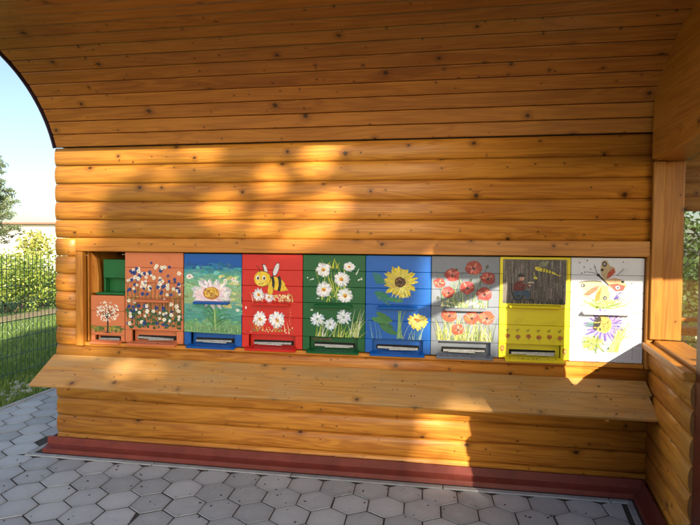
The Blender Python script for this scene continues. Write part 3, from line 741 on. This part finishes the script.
def pt_fence_scene(p, W, H):  # dark plank wall, seated figure, flying bee; row of little flowers
    y1 = H*.455
    p.poly([(2.0, 1.6), (W-2.6, 1.6), (W-2.6, y1), (2.0, y1)], (92, 84, 78))
    for i in range(150):
        x = p.r.uniform(2.4, W-3); a = p.r.uniform(2, y1-8); p.stroke([(x, a), (x+p.r.uniform(-.2, .2), a+6), (x, min(a+p.r.uniform(5, 16), y1))], p.r.uniform(.2, .9), .2, p.jit(p.r.choice(((118, 108, 100), (70, 64, 60), (104, 96, 92), (140, 128, 118))), 10))
    for k in range(9): p.stroke([(5+k*4.1, 1.8), (5+k*4.1, y1*.5), (5+k*4.1, y1-1)], .22, .22, (28, 26, 26))
    for i in range(60): p.blade(p.r.uniform(2.2, W-3), y1+.2, p.r.uniform(1.5, 4.5), p.r.uniform(-.8, .8), .6, p.r.choice(((22, 32, 26), (40, 56, 40), (18, 22, 22))))
    # seated man in dark red jacket and cap
    p.ell(11.5, 24.5, 3.6, 3.4, (28, 34, 44)); p.ell(11.5, 24.5, 2.6, 2.4, (60, 72, 84)); p.ell(11.6, 24.4, 1.0, .9, (26, 30, 36))
    p.poly([(8.2, 21.4), (18.6, 21.0), (18.9, 23.6), (17.8, 27), (15.9, 27), (15.6, 24.2), (9, 24.4)], (48, 74, 98))
    p.poly([(8.3, 21.6), (8.6, 17.8), (10.8, 15.4), (14.0, 15.2), (15.4, 17.4), (15.2, 21.3)], (104, 30, 28)); p.stroke([(13.5, 16.8), (16, 18.5), (18.2, 18.4)], 1.7, 1.1, (112, 34, 30))
    p.ell(13.6, 13.4, 1.5, 1.7, (206, 150, 124)); p.poly([(11.0, 12.9), (11.4, 10.9), (13.4, 10.3), (15.0, 11.4), (15.3, 12.6)], (28, 30, 40)); p.ell(18.4, 18.0, .8, .5, (210, 160, 130)); p.stroke([(17.4, 16.4), (19.4, 15.6), (21.0, 16.3)], 1.0, .6, (200, 190, 150))
    p.stroke([(7.9, 24), (7.4, 20), (7.6, 16.5)], .8, .6, (24, 24, 28)); p.poly([(16.0, 26.6), (20.4, 26.5), (20.6, 27.8), (16.0, 27.9)], (30, 26, 26))
    # bee: yellow body with stripes
    p.ell(25.4, 4.2, 1.1, 2.7, (120, 124, 96), .5); p.ell(27.6, 4.2, .95, 2.5, (136, 138, 106), .75)
    p.stroke([(24.5, 7.8), (29, 8.6), (33.5, 10.4)], 2.4, 1.2, (214, 196, 38)); p.ell(23.2, 7.4, 1.9, 1.3, (222, 204, 52), .4)
    for k in range(4): p.stroke([(26.0+k*1.7, 6.9+k*.4), (26.2+k*1.7, 8.4+k*.4), (25.8+k*1.7, 9.7+k*.4)], .5, .5, (36, 30, 24))
    p.stroke([(33.4, 10.2), (35, 12), (37.5, 11.4)], .6, .3, (214, 196, 38)); p.ell(21.8, 13.2, 1.3, .8, (212, 198, 60), .2); p.stroke([(20.6, 9.5), (21, 12), (22.5, 13)], .3, .3, (214, 196, 60))
    # small flower row
    for k in range(6):
        x = W*(.13+.148*k); y = H*(.775+.008*(k % 2)); p.ell(x, y, 1.6, 1.35, (176, 92, 34)); p.ell(x, y, 1.05, .8, (206, 134, 40)); p.ell(x, y, .5, .4, (120, 54, 24)); p.stroke([(x-.3, y+1.3), (x, y+1.9), (x+.6, y+2.4)], .3, .2, (130, 110, 40))
        p.stroke([(x-1.6, H*.725), (x-.6, H*.705), (x+.3, H*.72)], .35, .25, (70, 62, 20)); p.stroke([(x-.7, H*.735), (x, H*.715), (x+.6, H*.70)], .35, .2, (50, 46, 22))
    for x, y in ((.055, .90), (.94, .91)): p.ell(W*x, H*y, 1.4, 2.0, (178, 98, 36)); p.ell(W*x, H*y, .7, 1.0, (220, 160, 60)); p.stroke([(W*x, H*y+2), (W*x, H*y+3), (W*x+.4, H*y+3.6)], .35, .25, (150, 110, 40))
    p.poly([(W-2.2, 1.6), (W-1.9, 1.6), (W-1.9, y1), (W-2.2, y1)], (170, 150, 20))

def pt_butterfly(p, W, H):
    gr = ((150, 165, 70), (190, 195, 90), (120, 140, 70), (205, 200, 130))
    for i in range(60): p.stroke([(W*.45+p.r.uniform(-5, 5), H*.485), (W*.45+p.r.uniform(-12, 14), H*p.r.uniform(.40, .47)), (W*.45+p.r.uniform(-18, 22), H*p.r.uniform(.32, .47))], .8, .12, p.jit(p.r.choice(gr)))
    for i in range(9): p.stroke([(W*.60, H*.395), (W*.62, H*p.r.uniform(.34, .42)), (W*p.r.uniform(.62, .75), H*p.r.uniform(.30, .44))], .9, .2, p.jit((88, 66, 150)))
    # butterfly
    cx, cy = W*.45, H*.215
    def wing(pts, c): p.poly([(cx+a, cy+b) for a, b in pts], c)
    wing([(0, 1), (-2.0, -6), (-1.2, -12.0), (1.6, -12.4), (3.4, -9), (6.2, -8), (6.8, -5), (3.4, -1.5)], (196, 170, 128)); wing([(1.5, -1), (2.6, -5), (5.8, -7.6), (6.6, -5), (4, -2)], (190, 74, 50)); p.ell(cx+.3, cy-10, 1.3, 1.6, (30, 26, 28)); p.ell(cx+.3, cy-10, .6, .8, (196, 190, 200)); p.ell(cx-.9, cy-6.4, .9, .8, (36, 30, 28))
    wing([(1, 0), (6, -1.6), (10, -.6), (13.5, 2.5), (12, 5.6), (7, 6.4), (2.5, 3.5)], (205, 165, 120)); wing([(3, 2.6), (8, 1.8), (12.6, 3.4), (11.2, 6.4), (7, 6.6)], (206, 70, 62)); p.ell(cx+8.2, cy+4.4, 1.3, 1.1, (240, 232, 230)); p.ell(cx+8.3, cy+4.4, .65, .6, (60, 50, 90)); p.ell(cx+11, cy+.8, 1.0, .8, (40, 32, 34))
    wing([(-1, 1), (-7, 0.4), (-14.5, 1.8), (-13.6, 4.8), (-10, 6.6), (-12.6, 9.6), (-9, 10.2), (-4, 6.5), (0, 3)], (212, 190, 146)); wing([(-2, 3), (-7, 5), (-11.8, 9.4), (-8, 9.6), (-4, 6.6)], (220, 112, 84)); p.ell(cx-12, cy+3.4, 1.3, 1.1, (32, 28, 32)); p.ell(cx-12.2, cy+3.3, .5, .5, (225, 220, 225)); p.stroke([(cx-1, cy+1), (cx-7, cy-.2), (cx-14.5, cy+1.6)], .4, .5, (50, 36, 30))
    wing([(0, 2), (-3.5, 6), (-5.2, 12.5), (-2, 13.6), (1.0, 12.6), (2.6, 13), (3.8, 9), (2.8, 4)], (216, 186, 120)); wing([(-1, 4), (-4.4, 9), (-4.6, 12.8), (-2.4, 13), (-1.4, 8)], (218, 130, 44)); p.ell(cx+1.0, cy+11, 1.2, 1.2, (32, 28, 34)); p.ell(cx+1.0, cy+11, .5, .5, (200, 200, 215))
    p.stroke([(cx-2.6, cy-2.6), (cx+.6, cy+.4), (cx+3.0, cy+3.2)], 1.0, .7, (34, 28, 30)); p.ell(cx-3.1, cy-3.1, 1.0, .9, (30, 26, 28)); 
    p.stroke([(cx-3.4, cy-3.6), (cx-6, cy-5), (cx-10.4, cy-5)], .35, .25, (40, 34, 34)); p.stroke([(cx-3.3, cy-3.7), (cx-5, cy-6), (cx-5.6, cy-9.6)], .35, .25, (40, 34, 34)); p.stroke([(cx+7.4, cy-3.0), (cx+9.6, cy-5), (cx+11.6, cy-7.4)], .35, .25, (40, 34, 34))
    for x, y in ((.12, .05), (.18, .09), (.27, .11), (.33, .09), (.15, .15), (.19, .14), (.71, .04), (.83, .24), (.22, .03)): p.ell(W*x, H*y, .45, .4, (60, 60, 64), 0, 6, .25)
    # lower flower with bee
    p.petals(W*.47, H*.66, 11.5, 22, .75, (110, 88, 170), .9); p.petals(W*.50, H*.65, 10.5, 18, .6, (150, 130, 200), .9, .2)
    for i in range(8): p.stroke([(W*.36, H*.64), (W*.26, H*p.r.uniform(.58, .66)), (W*p.r.uniform(.15, .24), H*p.r.uniform(.58, .70))], .6, .15, p.jit((80, 130, 110)))
    p.ell(W*.46, H*.635, 5.0, 5.6, (206, 176, 84), 0, 14, .1); flower_bits(p, 26, W*.38, W*.55, H*.57, H*.70, .6, ((222, 196, 110), (180, 130, 50), (150, 96, 40)))
    p.ell(W*.375, H*.63, 2.0, 4.6, (60, 48, 36), .35); 
    for k in range(4): p.stroke([(W*.33, H*(.595+.024*k)), (W*.37, H*(.60+.024*k)), (W*.42, H*(.59+.024*k))], .6, .5, (206, 170, 70) if k % 2 else (24, 20, 22))
    for k in range(12): p.ell(W*p.r.uniform(.34, .42), H*p.r.uniform(.57, .69), .6, .5, (24, 20, 22), 0, 6, .2)
    for i in range(26): p.stroke([(W*p.r.uniform(.52, .66), H*.90), (W*p.r.uniform(.58, .70), H*.74), (W*p.r.uniform(.62, .88), H*p.r.uniform(.60, .76))], .9, .15, p.jit(p.r.choice(gr)))
    for i in range(40): p.stroke([(W*p.r.uniform(.16, .5), H*p.r.uniform(.76, .92)), (W*p.r.uniform(.2, .42), H*p.r.uniform(.72, .84)), (W*p.r.uniform(.16, .5), H*p.r.uniform(.74, .90))], .8, .2, p.jit(p.r.choice(gr+((222, 206, 90),))))
    p.ell(W*.535, H*.865, .5, .9, (50, 90, 60), .5)
    for i in range(14): p.ell(W*p.r.uniform(.08, .45), H*p.r.uniform(.6, .96), .28, .24, p.jit((120, 130, 80)), 0, 5)
    for i in range(4): p.stroke([(W*.86+i*.9, H*.525), (W*.87+i*.9, H*.51), (W*.875+i*.9, H*.505)], .2, .2, (70, 70, 80))
    for a, b, c_, d in ((.10, .825, .86, .832), (.10, .825, .10, .955), (.86, .832, .86, .965)): p.stroke([(W*a, H*b), (W*(a+c_)/2, H*(b+d)/2), (W*c_, H*d)], .22, .22, (150, 152, 158))

HB = [.985, 1.415, 1.845, 2.272, 2.702, 3.130, 3.558, 3.984]
hive(.538, .984, lin((205, 118, 76)), lin((160, 90, 60)), 'orange beehive front covered with blue and white meadow flowers', pt_meadow, 2, zt=ZT+.004, hh=.650)
hive(HB[0]+.004, HB[1], lin((8, 84, 168)), lin((15, 65, 120)), 'blue beehive painted with a big pale daisy before green fields', pt_landscape, 3)
hive(HB[1], HB[2], lin((205, 38, 28)), lin((150, 30, 24)), 'red beehive painted with a bee above white daisies', pt_bee, 4)
hive(HB[2], HB[3], lin((14, 92, 46)), lin((12, 66, 36)), 'green beehive painted with a bunch of white daisies', pt_daisies, 5)
hive(HB[3], HB[4], lin((0, 92, 182)), lin((5, 66, 130)), 'blue beehive painted with a yellow sunflower', pt_sunflower, 6)
hive(HB[4], HB[5], lin((118, 125, 138)), lin((92, 95, 102)), 'grey beehive painted with red poppies', pt_poppies, 7)
hive(HB[5], HB[6], lin((236, 214, 26)), lin((190, 160, 30)), 'yellow beehive painted with a seated man before dark planks', pt_fence_scene, 8, ledge=.475, lw=(.14, .86))
hw = hive(HB[6], HB[7], lin((222, 222, 228)), lin((185, 182, 175)), 'white beehive painted with an orange butterfly and purple aster', pt_butterfly, 9, closed=True, lw=(.16, .82))
hive(.262, .530, lin((206, 120, 78)), lin((160, 90, 58)), 'small orange beehive painted with a white blossoming tree', pt_tree, 1, zt=G-1.062, hh=.338, boards=3, ledge=0, y=.012)
gh = empty('beehive', (.262, .07, G-1.058)); tag(gh, 'plain dark green hive box set back above the small orange hive', 'beehive', 'painted hives in the opening')
gmat = dirty('hive_paint', lin((20, 100, 48)), lin((12, 60, 32)))
box('lid_board', .060, .262, .0, .02, .118, .255, gmat, gh, .003)
box('body', .064, .26, .05, .30, .01, .25, gmat, gh, .003)
box('ledge', .035, .262, -.045, .05, -.001, .016, gmat, gh, .003)
box('cheek', .064, .078, .0, .049, .017, .117, gmat, gh, .002)
#EOF_PART2

# ------------------------------------------------------------------ foliage helpers
def leaf_cloud(pts, size, r_, droop=.0, aspect=.6):
    vs, fs = [], []
    for p in pts:
        s = size*r_.uniform(.65, 1.35); a = Vector((r_.gauss(0, 1), r_.gauss(0, 1), r_.gauss(0, .8)-droop)).normalized()
        b = a.cross(Vector((r_.gauss(0, 1), r_.gauss(0, 1), r_.gauss(0, 1)))).normalized()*s*aspect*.5; a = a*s
        k = len(vs); vs += [p-a*.5, p+b*.9-a*.05, p+a*.5, p-b*.9-a*.05]; fs.append((k, k+1, k+2, k+3))
    return vs, fs
def limb(bmv, bmf, p0, p1, r0, r1, n=7, bend=None):
    d = (p1-p0).normalized(); u = d.orthogonal().normalized(); w = d.cross(u); segs = 5; b = len(bmv)
    for j in range(segs+1):
        t = j/segs; c = p0.lerp(p1, t) + (bend*math.sin(math.pi*t) if bend else Vector((0, 0, 0))); r = r0*(1-t)+r1*t
        for i in range(n):
            a = 2*math.pi*i/n; bmv.append(c+u*math.cos(a)*r+w*math.sin(a)*r)
    for j in range(segs):
        for i in range(n): bmf.append((b+j*n+i, b+j*n+(i+1) % n, b+(j+1)*n+(i+1) % n, b+(j+1)*n+i))

# big shade tree standing in front of the bee house, on the sunny side, behind the photographer
r_ = random.Random(5)
GAPS = [(.15, -.06, .28, .10), (.22, -.22, .26, .13), (.14, -.42, .22, .15), (.16, -.62, .18, .09), (.60, -.04, .28, .07), (.55, -.20, .12, .06), (1.10, -.06, .17, .07), (.86, -.22, .13, .05),
        (1.27, -.46, .14, .11), (1.93, -.16, .10, .085), (1.63, -.27, .09, .08), (2.02, -.01, .14, .035), (2.05, -.44, .10, .085), (1.80, -.46, .10, .05), (1.58, -.54, .09, .06),
        (1.92, -.62, .13, .05), (1.72, -.68, .07, .04), (.02, -1.0, .05, .10), (.25, -1.46, .26, .03), (.62, -1.60, .22, .05)]
def lit(wx, wz, grow=0.0):
    if wx > 2.62 and -1.34 < wz < -.72: return True
    if wx > 3.15 and wz < -.72: return True
    if 2.60 < wx < 3.3 and -2.25 < wz < -1.74: return r_.random() < .93
    for gx, gz, rx, rz in GAPS:
        if ((wx-gx)/(rx+grow))**2 + ((wz-gz)/(rz+grow))**2 < 1: return True
    return False
tr_loc = Vector((7.0, -14.6, -.1))
tree = empty('shade_tree', tr_loc); tag(tree, 'broad leafy shade tree standing well in front of the bee house', 'tree')
pts = []
while len(pts) < 36000:
    wx = r_.uniform(-2.3, 4.0); wz = r_.uniform(-3.4, .55); k = r_.uniform(12.5, 16.0)
    q = ((wx-.6)/3.6)**2 + ((wz+1.35)/2.05)**2
    if q > 1.0 + r_.uniform(-.12, .05) and not (wx > 2 and wz > -.75): continue
    if lit(wx, wz, .03): continue
    pts.append(Vector((wx, 0, wz+G)) + SUN*k - tr_loc)
vs, fs = leaf_cloud(pts, .135, r_, .3, .75)
link('crown', mesh('crown', vs, fs), M['leaf'], tree)
tv, tf = [], []
limb(tv, tf, Vector((0, 0, -.05)), Vector((.15, .05, 4.6)), .28, .18, 10)
for q in range(11):
    tgt = pts[r_.randrange(len(pts))]; st = Vector((.15, .05, r_.uniform(3.6, 4.6)))
    limb(tv, tf, st, st.lerp(tgt, .9), .075, .015, 6, Vector((0, 0, .25)))
link('trunk', mesh('trunk', tv, tf, True), M['bark'], tree)

# ------------------------------------------------------------------ mesh fence along the left
def mesh_fence(loc, rz, panels, label, pw=2.5, h=1.44, gap=.0625):
    f = empty('mesh_fence', loc, rz); tag(f, label, 'fence')
    def wires(vert):
        vs, fs = [], []
        def bar(a, b, r):
            d = (b-a).normalized(); u = d.orthogonal().normalized()*r; w = d.cross(u).normalized()*r; k = len(vs)
            for p in (a, b): vs.extend((p+u, p+w, p-u, p-w))
            for i in range(4): fs.append((k+i, k+(i+1) % 4, k+4+(i+1) % 4, k+4+i))
        if vert:
            n = int((pw-.06)/gap)
            for i in range(n+1): bar(Vector((.03+i*gap, 0, .03)), Vector((.03+i*gap, 0, h)), .0035)
        else:
            z = .08
            while z < h:
                for s in (-.006, .006): bar(Vector((.03, s, z)), Vector((pw-.03, s, z)), .004)
                z += .2
        return mesh('wires', vs, fs)
    mv, mh = wires(True), wires(False); mv.materials.append(M['fence']); mh.materials.append(M['fence'])
    pm = box_me('post', -.025, .025, -.02, .02, -.3, h+.05, .003); pm.materials.append(M['fence'])
    for i in range(panels+1): link('post', pm, None, f, Matrix.Translation((i*pw, 0, 0)))
    for i in range(panels):
        pn = empty('panel', (i*pw, 0, 0), 0, f)
        tag(link('upright_wires', mv, None, pn), kind='stuff'); tag(link('cross_wires', mh, None, pn), kind='stuff')
    return f
mesh_fence((-2.03, -1.35, -.06), math.pi/2, 6, 'dark green wire mesh fence beside the lawn and the paved path')
mesh_fence((5.4, 5.6, -.1), 0, 3, 'dark green wire mesh fence behind the porch railing')

# lawn grass
def grass(name, n, area, h, mat, r_):
    vs, fs = [], []
    for i in range(n):
        x, y = area(r_); a = r_.uniform(0, 6.28); hh = h*r_.uniform(.4, 1.2); w = .0045*r_.uniform(.7, 1.5); l = hh*r_.uniform(.1, .7); b_ = r_.uniform(0, 6.28)
        k = len(vs); dx, dy = math.cos(a)*w, math.sin(a)*w
        vs += [(x-dx, y-dy, -.10), (x+dx, y+dy, -.10), (x+math.cos(b_)*l, y+math.sin(b_)*l, -.10+hh)]; fs.append((k, k+1, k+2))
    return tag(link(name, mesh(name, vs, fs), mat), kind='stuff')
g1 = grass('lawn_grass', 60000, lambda r: (-1.18-abs(r.gauss(0, 1.9)), r.uniform(.0, 8.5)), .085, M['grass'], random.Random(21)); tag(g1, 'short lawn grass beyond the paved path and fence', 'grass')
# pale stones at the fence foot
r_ = random.Random(31); vs, fs = [], []
ico = bmesh.new(); bmesh.ops.create_icosphere(ico, subdivisions=1, radius=1); iv = [v.co.copy() for v in ico.verts]; iff = [tuple(v.index for v in f.verts) for f in ico.faces]; ico.free()
for i in range(420):
    x, y = r_.gauss(-1.72, .14), r_.uniform(-.5, 4.5)
    if r_.random() > .35+.65*math.sin(y*3.1)**2: continue
    s = r_.uniform(.012, .035); k = len(vs); q = Matrix.Rotation(r_.uniform(0, 6), 3, 'Z')
    vs += [(q @ Vector((v.x*s*1.4*r_.uniform(.8, 1.2), v.y*s*r_.uniform(.8, 1.2), v.z*s*.7)))+Vector((x, y, -.085+s*.3)) for v in iv]; fs += [tuple(k+a for a in f) for f in iff]
tag(link('gravel', mesh('gravel', vs, fs), M['stone']), 'pale stones scattered along the foot of the mesh fence', 'gravel', kind='stuff')

# hedge bushes beyond the lawn
def bush(name, loc, rx, ry, h, n, mat, label, cat, group, seed, size=.075):
    r_ = random.Random(seed); o = empty(name, loc); tag(o, label, cat, group); pts = []
    lobes = [(Vector((r_.uniform(-.6, .6)*rx, r_.uniform(-.6, .6)*ry, r_.uniform(.25, .72)*h)), r_.uniform(.25, .45)) for _ in range(14)]
    for i in range(n):
        c, s = r_.choice(lobes); d = Vector((r_.gauss(0, 1), r_.gauss(0, 1), r_.gauss(0, 1))).normalized()*(r_.random()**.35)
        p = c + Vector((d.x*rx*s*1.5, d.y*ry*s*1.5, d.z*h*s)); 
        if p.z > .02: pts.append(p)
    vs, fs = leaf_cloud(pts, size, r_, 0, .65); link('foliage', mesh('foliage', vs, fs), mat, o)
    tv, tf = [], []
    for k in range(5): limb(tv, tf, Vector((r_.uniform(-.15, .15)*rx, r_.uniform(-.15, .15)*ry, -.05)), lobes[k][0], .022, .006, 5)
    link('stems', mesh('stems', tv, tf, True), M['bark'], o); return o
for i in range(8):
    y = 3.6+i*1.15
    bush('hedge_bush', (-6.9-.08*i+rng.uniform(-.15, .15), y, -.1), .95, .75, 1.42+rng.uniform(-.12, .12), 2600, M['hedge_leaf'], 'bright green bush in the hedge row beyond the fence', 'bush', 'hedge bushes beyond the fence', 40+i)
# soil strip before the hedge
tag(box('hedge_soil', -6.5, -5.9, 2.5, 14, -.099, -.075, plain('dry_soil', (.20, .15, .095), .95, .4, 8, 0, .6), None, .01), kind='structure')
# small yellowing trees, conifer, white building behind
def small_tree(loc, h, rx, label, mat, seed, n=900, size=.16):
    r_ = random.Random(seed); o = empty('young_tree', loc); tag(o, label, 'tree'); pts = []
    for i in range(n):
        d = Vector((r_.gauss(0, 1), r_.gauss(0, 1), r_.gauss(0, 1))).normalized()*(r_.random()**.5); pts.append(Vector((d.x*rx, d.y*rx, h*.66+d.z*h*.34)))
    c0 = [Vector((r_.uniform(-rx, rx)*.7, r_.uniform(-rx, rx)*.7, h*r_.uniform(.4, .95))) for _ in range(9)]
    pts = [p for p in pts if min((p-c).length for c in c0) < rx*.62]
    vs, fs = leaf_cloud(pts, size, r_, 0, .7); link('crown', mesh('crown', vs, fs), mat, o)
    tv, tf = [], []; limb(tv, tf, Vector((0, 0, -.05)), Vector((0, 0, h*.55)), .06, .035)
    for c in c0[:6]: limb(tv, tf, Vector((0, 0, h*.45)), c, .03, .008, 5)
    link('trunk', mesh('trunk', tv, tf, True), M['bark'], o)
small_tree((-14.3, 16.0, -.1), 2.35, .85, 'round yellow-green young tree before the white building', M['autumn'], 61)
small_tree((-12.9, 16.6, -.1), 2.2, .55, 'narrow yellow-green young tree by the dark bar of the white building', M['autumn'], 62, 600)
# feathery conifer at the left
r_ = random.Random(71); cl = Vector((-9.75, 9.4, -.1)); con = empty('conifer_tree', cl); con.scale = (.72, .72, .72); tag(con, 'tall feathery conifer standing left of the white building', 'tree')
tv, tf = [], []; limb(tv, tf, Vector((0, 0, -.1)), Vector((0, 0, 6.2)), .13, .02, 8); pts = []
for i in range(95):
    z = r_.uniform(.9, 6.0); L = (6.4-z)*.30*r_.uniform(.6, 1.1); a = r_.uniform(0, 6.28); tip = Vector((math.cos(a)*L, math.sin(a)*L, z+L*r_.uniform(-.1, .45))); limb(tv, tf, Vector((0, 0, z)), tip, .02, .004, 4)
    for j in range(90):
        t = r_.random()**.6; pts.append(Vector((0, 0, z)).lerp(tip, t)+Vector((r_.gauss(0, .07), r_.gauss(0, .07), r_.gauss(0, .06))))
vs, fs = leaf_cloud(pts, .17, r_, .2, .2); link('crown', mesh('crown', vs, fs), M['needle'], con); link('trunk', mesh('trunk', tv, tf, True), M['bark'], con)
# building
bd_ = empty('white_building', (-22, 22, -.1)); tag(bd_, 'long low white building with a thin brown eave line', 'building')
box('wall', -16, 13, 0, 6, 0, 2.82, M['white_wall'], bd_, .02); box('eave', -16.3, 13.3, -.35, 6.3, 2.822, 2.92, M['eave'], bd_, .01)
for k in range(7):
    w_ = box('window', -14+k*3.9, -12.9+k*3.9, -.06, -.003, .95, 2.1, plain('white_frame', (.7, .7, .7)), bd_, .01); pm = box('pane', -14+k*3.9+.08, -12.9+k*3.9-.08, -.07, -.062, 1.03, 2.02, plain('pale_glass', (.35, .40, .42), .15), bd_, 0)
box('shelf_bar', 5.6, 9.3, -1.3, -1.2, 1.66, 1.78, M['dark'], bd_, .01)
for q in (5.65, 9.15): box('bar_post', q, q+.1, -1.29, -1.21, 0, 1.658, M['dark'], bd_, 0)
# bushes and gravel seen through the window opening
for i, (x, y) in enumerate(((6.0, 4.2), (6.9, 4.7), (7.9, 4.4), (8.9, 6.4), (6.6, 7.2))):
    bush('garden_shrub', (x, y, -.1), .75, .7, 2.5 if i < 3 else 3.2, 2200, M['leaf'], 'leafy green shrub seen through the porch window', 'shrub', 'shrubs behind the porch', 80+i, .085)

# crumbs and dead bees on shelf and paving
r_ = random.Random(91); vs, fs = [], []
def crumb(p, s):
    k = len(vs); q = Matrix.Rotation(r_.uniform(0, 6), 3, 'Z')
    for a in ((-1.3, -.5, 0), (1.3, -.4, 0), (1.1, .6, 0), (-1.1, .5, 0), (0, 0, .9)): vs.append(q @ (Vector(a)*s)+p)
    fs.extend([(k, k+1, k+4), (k+1, k+2, k+4), (k+2, k+3, k+4), (k+3, k, k+4)])
for i in range(170):
    x = r_.uniform(-1.0, 3.7); y = -.17-abs(r_.gauss(0, .45)); crumb(Vector((x, y, .001)), r_.uniform(.003, .0075))
up = Vector((0, -dirv.z, dirv.y)) if dirv.y < 0 else Vector((0, dirv.z, -dirv.y))
if up.z < 0: up = -up
for i in range(70):
    t_ = r_.uniform(.01, Ls-.01); crumb(Vector((r_.uniform(.05, 3.9), 0, 0))+A+dirv*t_+up*.0005, r_.uniform(.002, .0055))
for hx in range(8):
    for q in range(16 if hx != 5 else 40):
        crumb(Vector((HB[hx]-.43+r_.uniform(.06, .37), -.03+r_.uniform(-.03, .01), ZT-HH+.014)), r_.uniform(.002, .0042))
tag(link('crumbs', mesh('crumbs', vs, fs), M['debris']), 'dark crumbs scattered over shelf and paving', 'debris', kind='stuff')
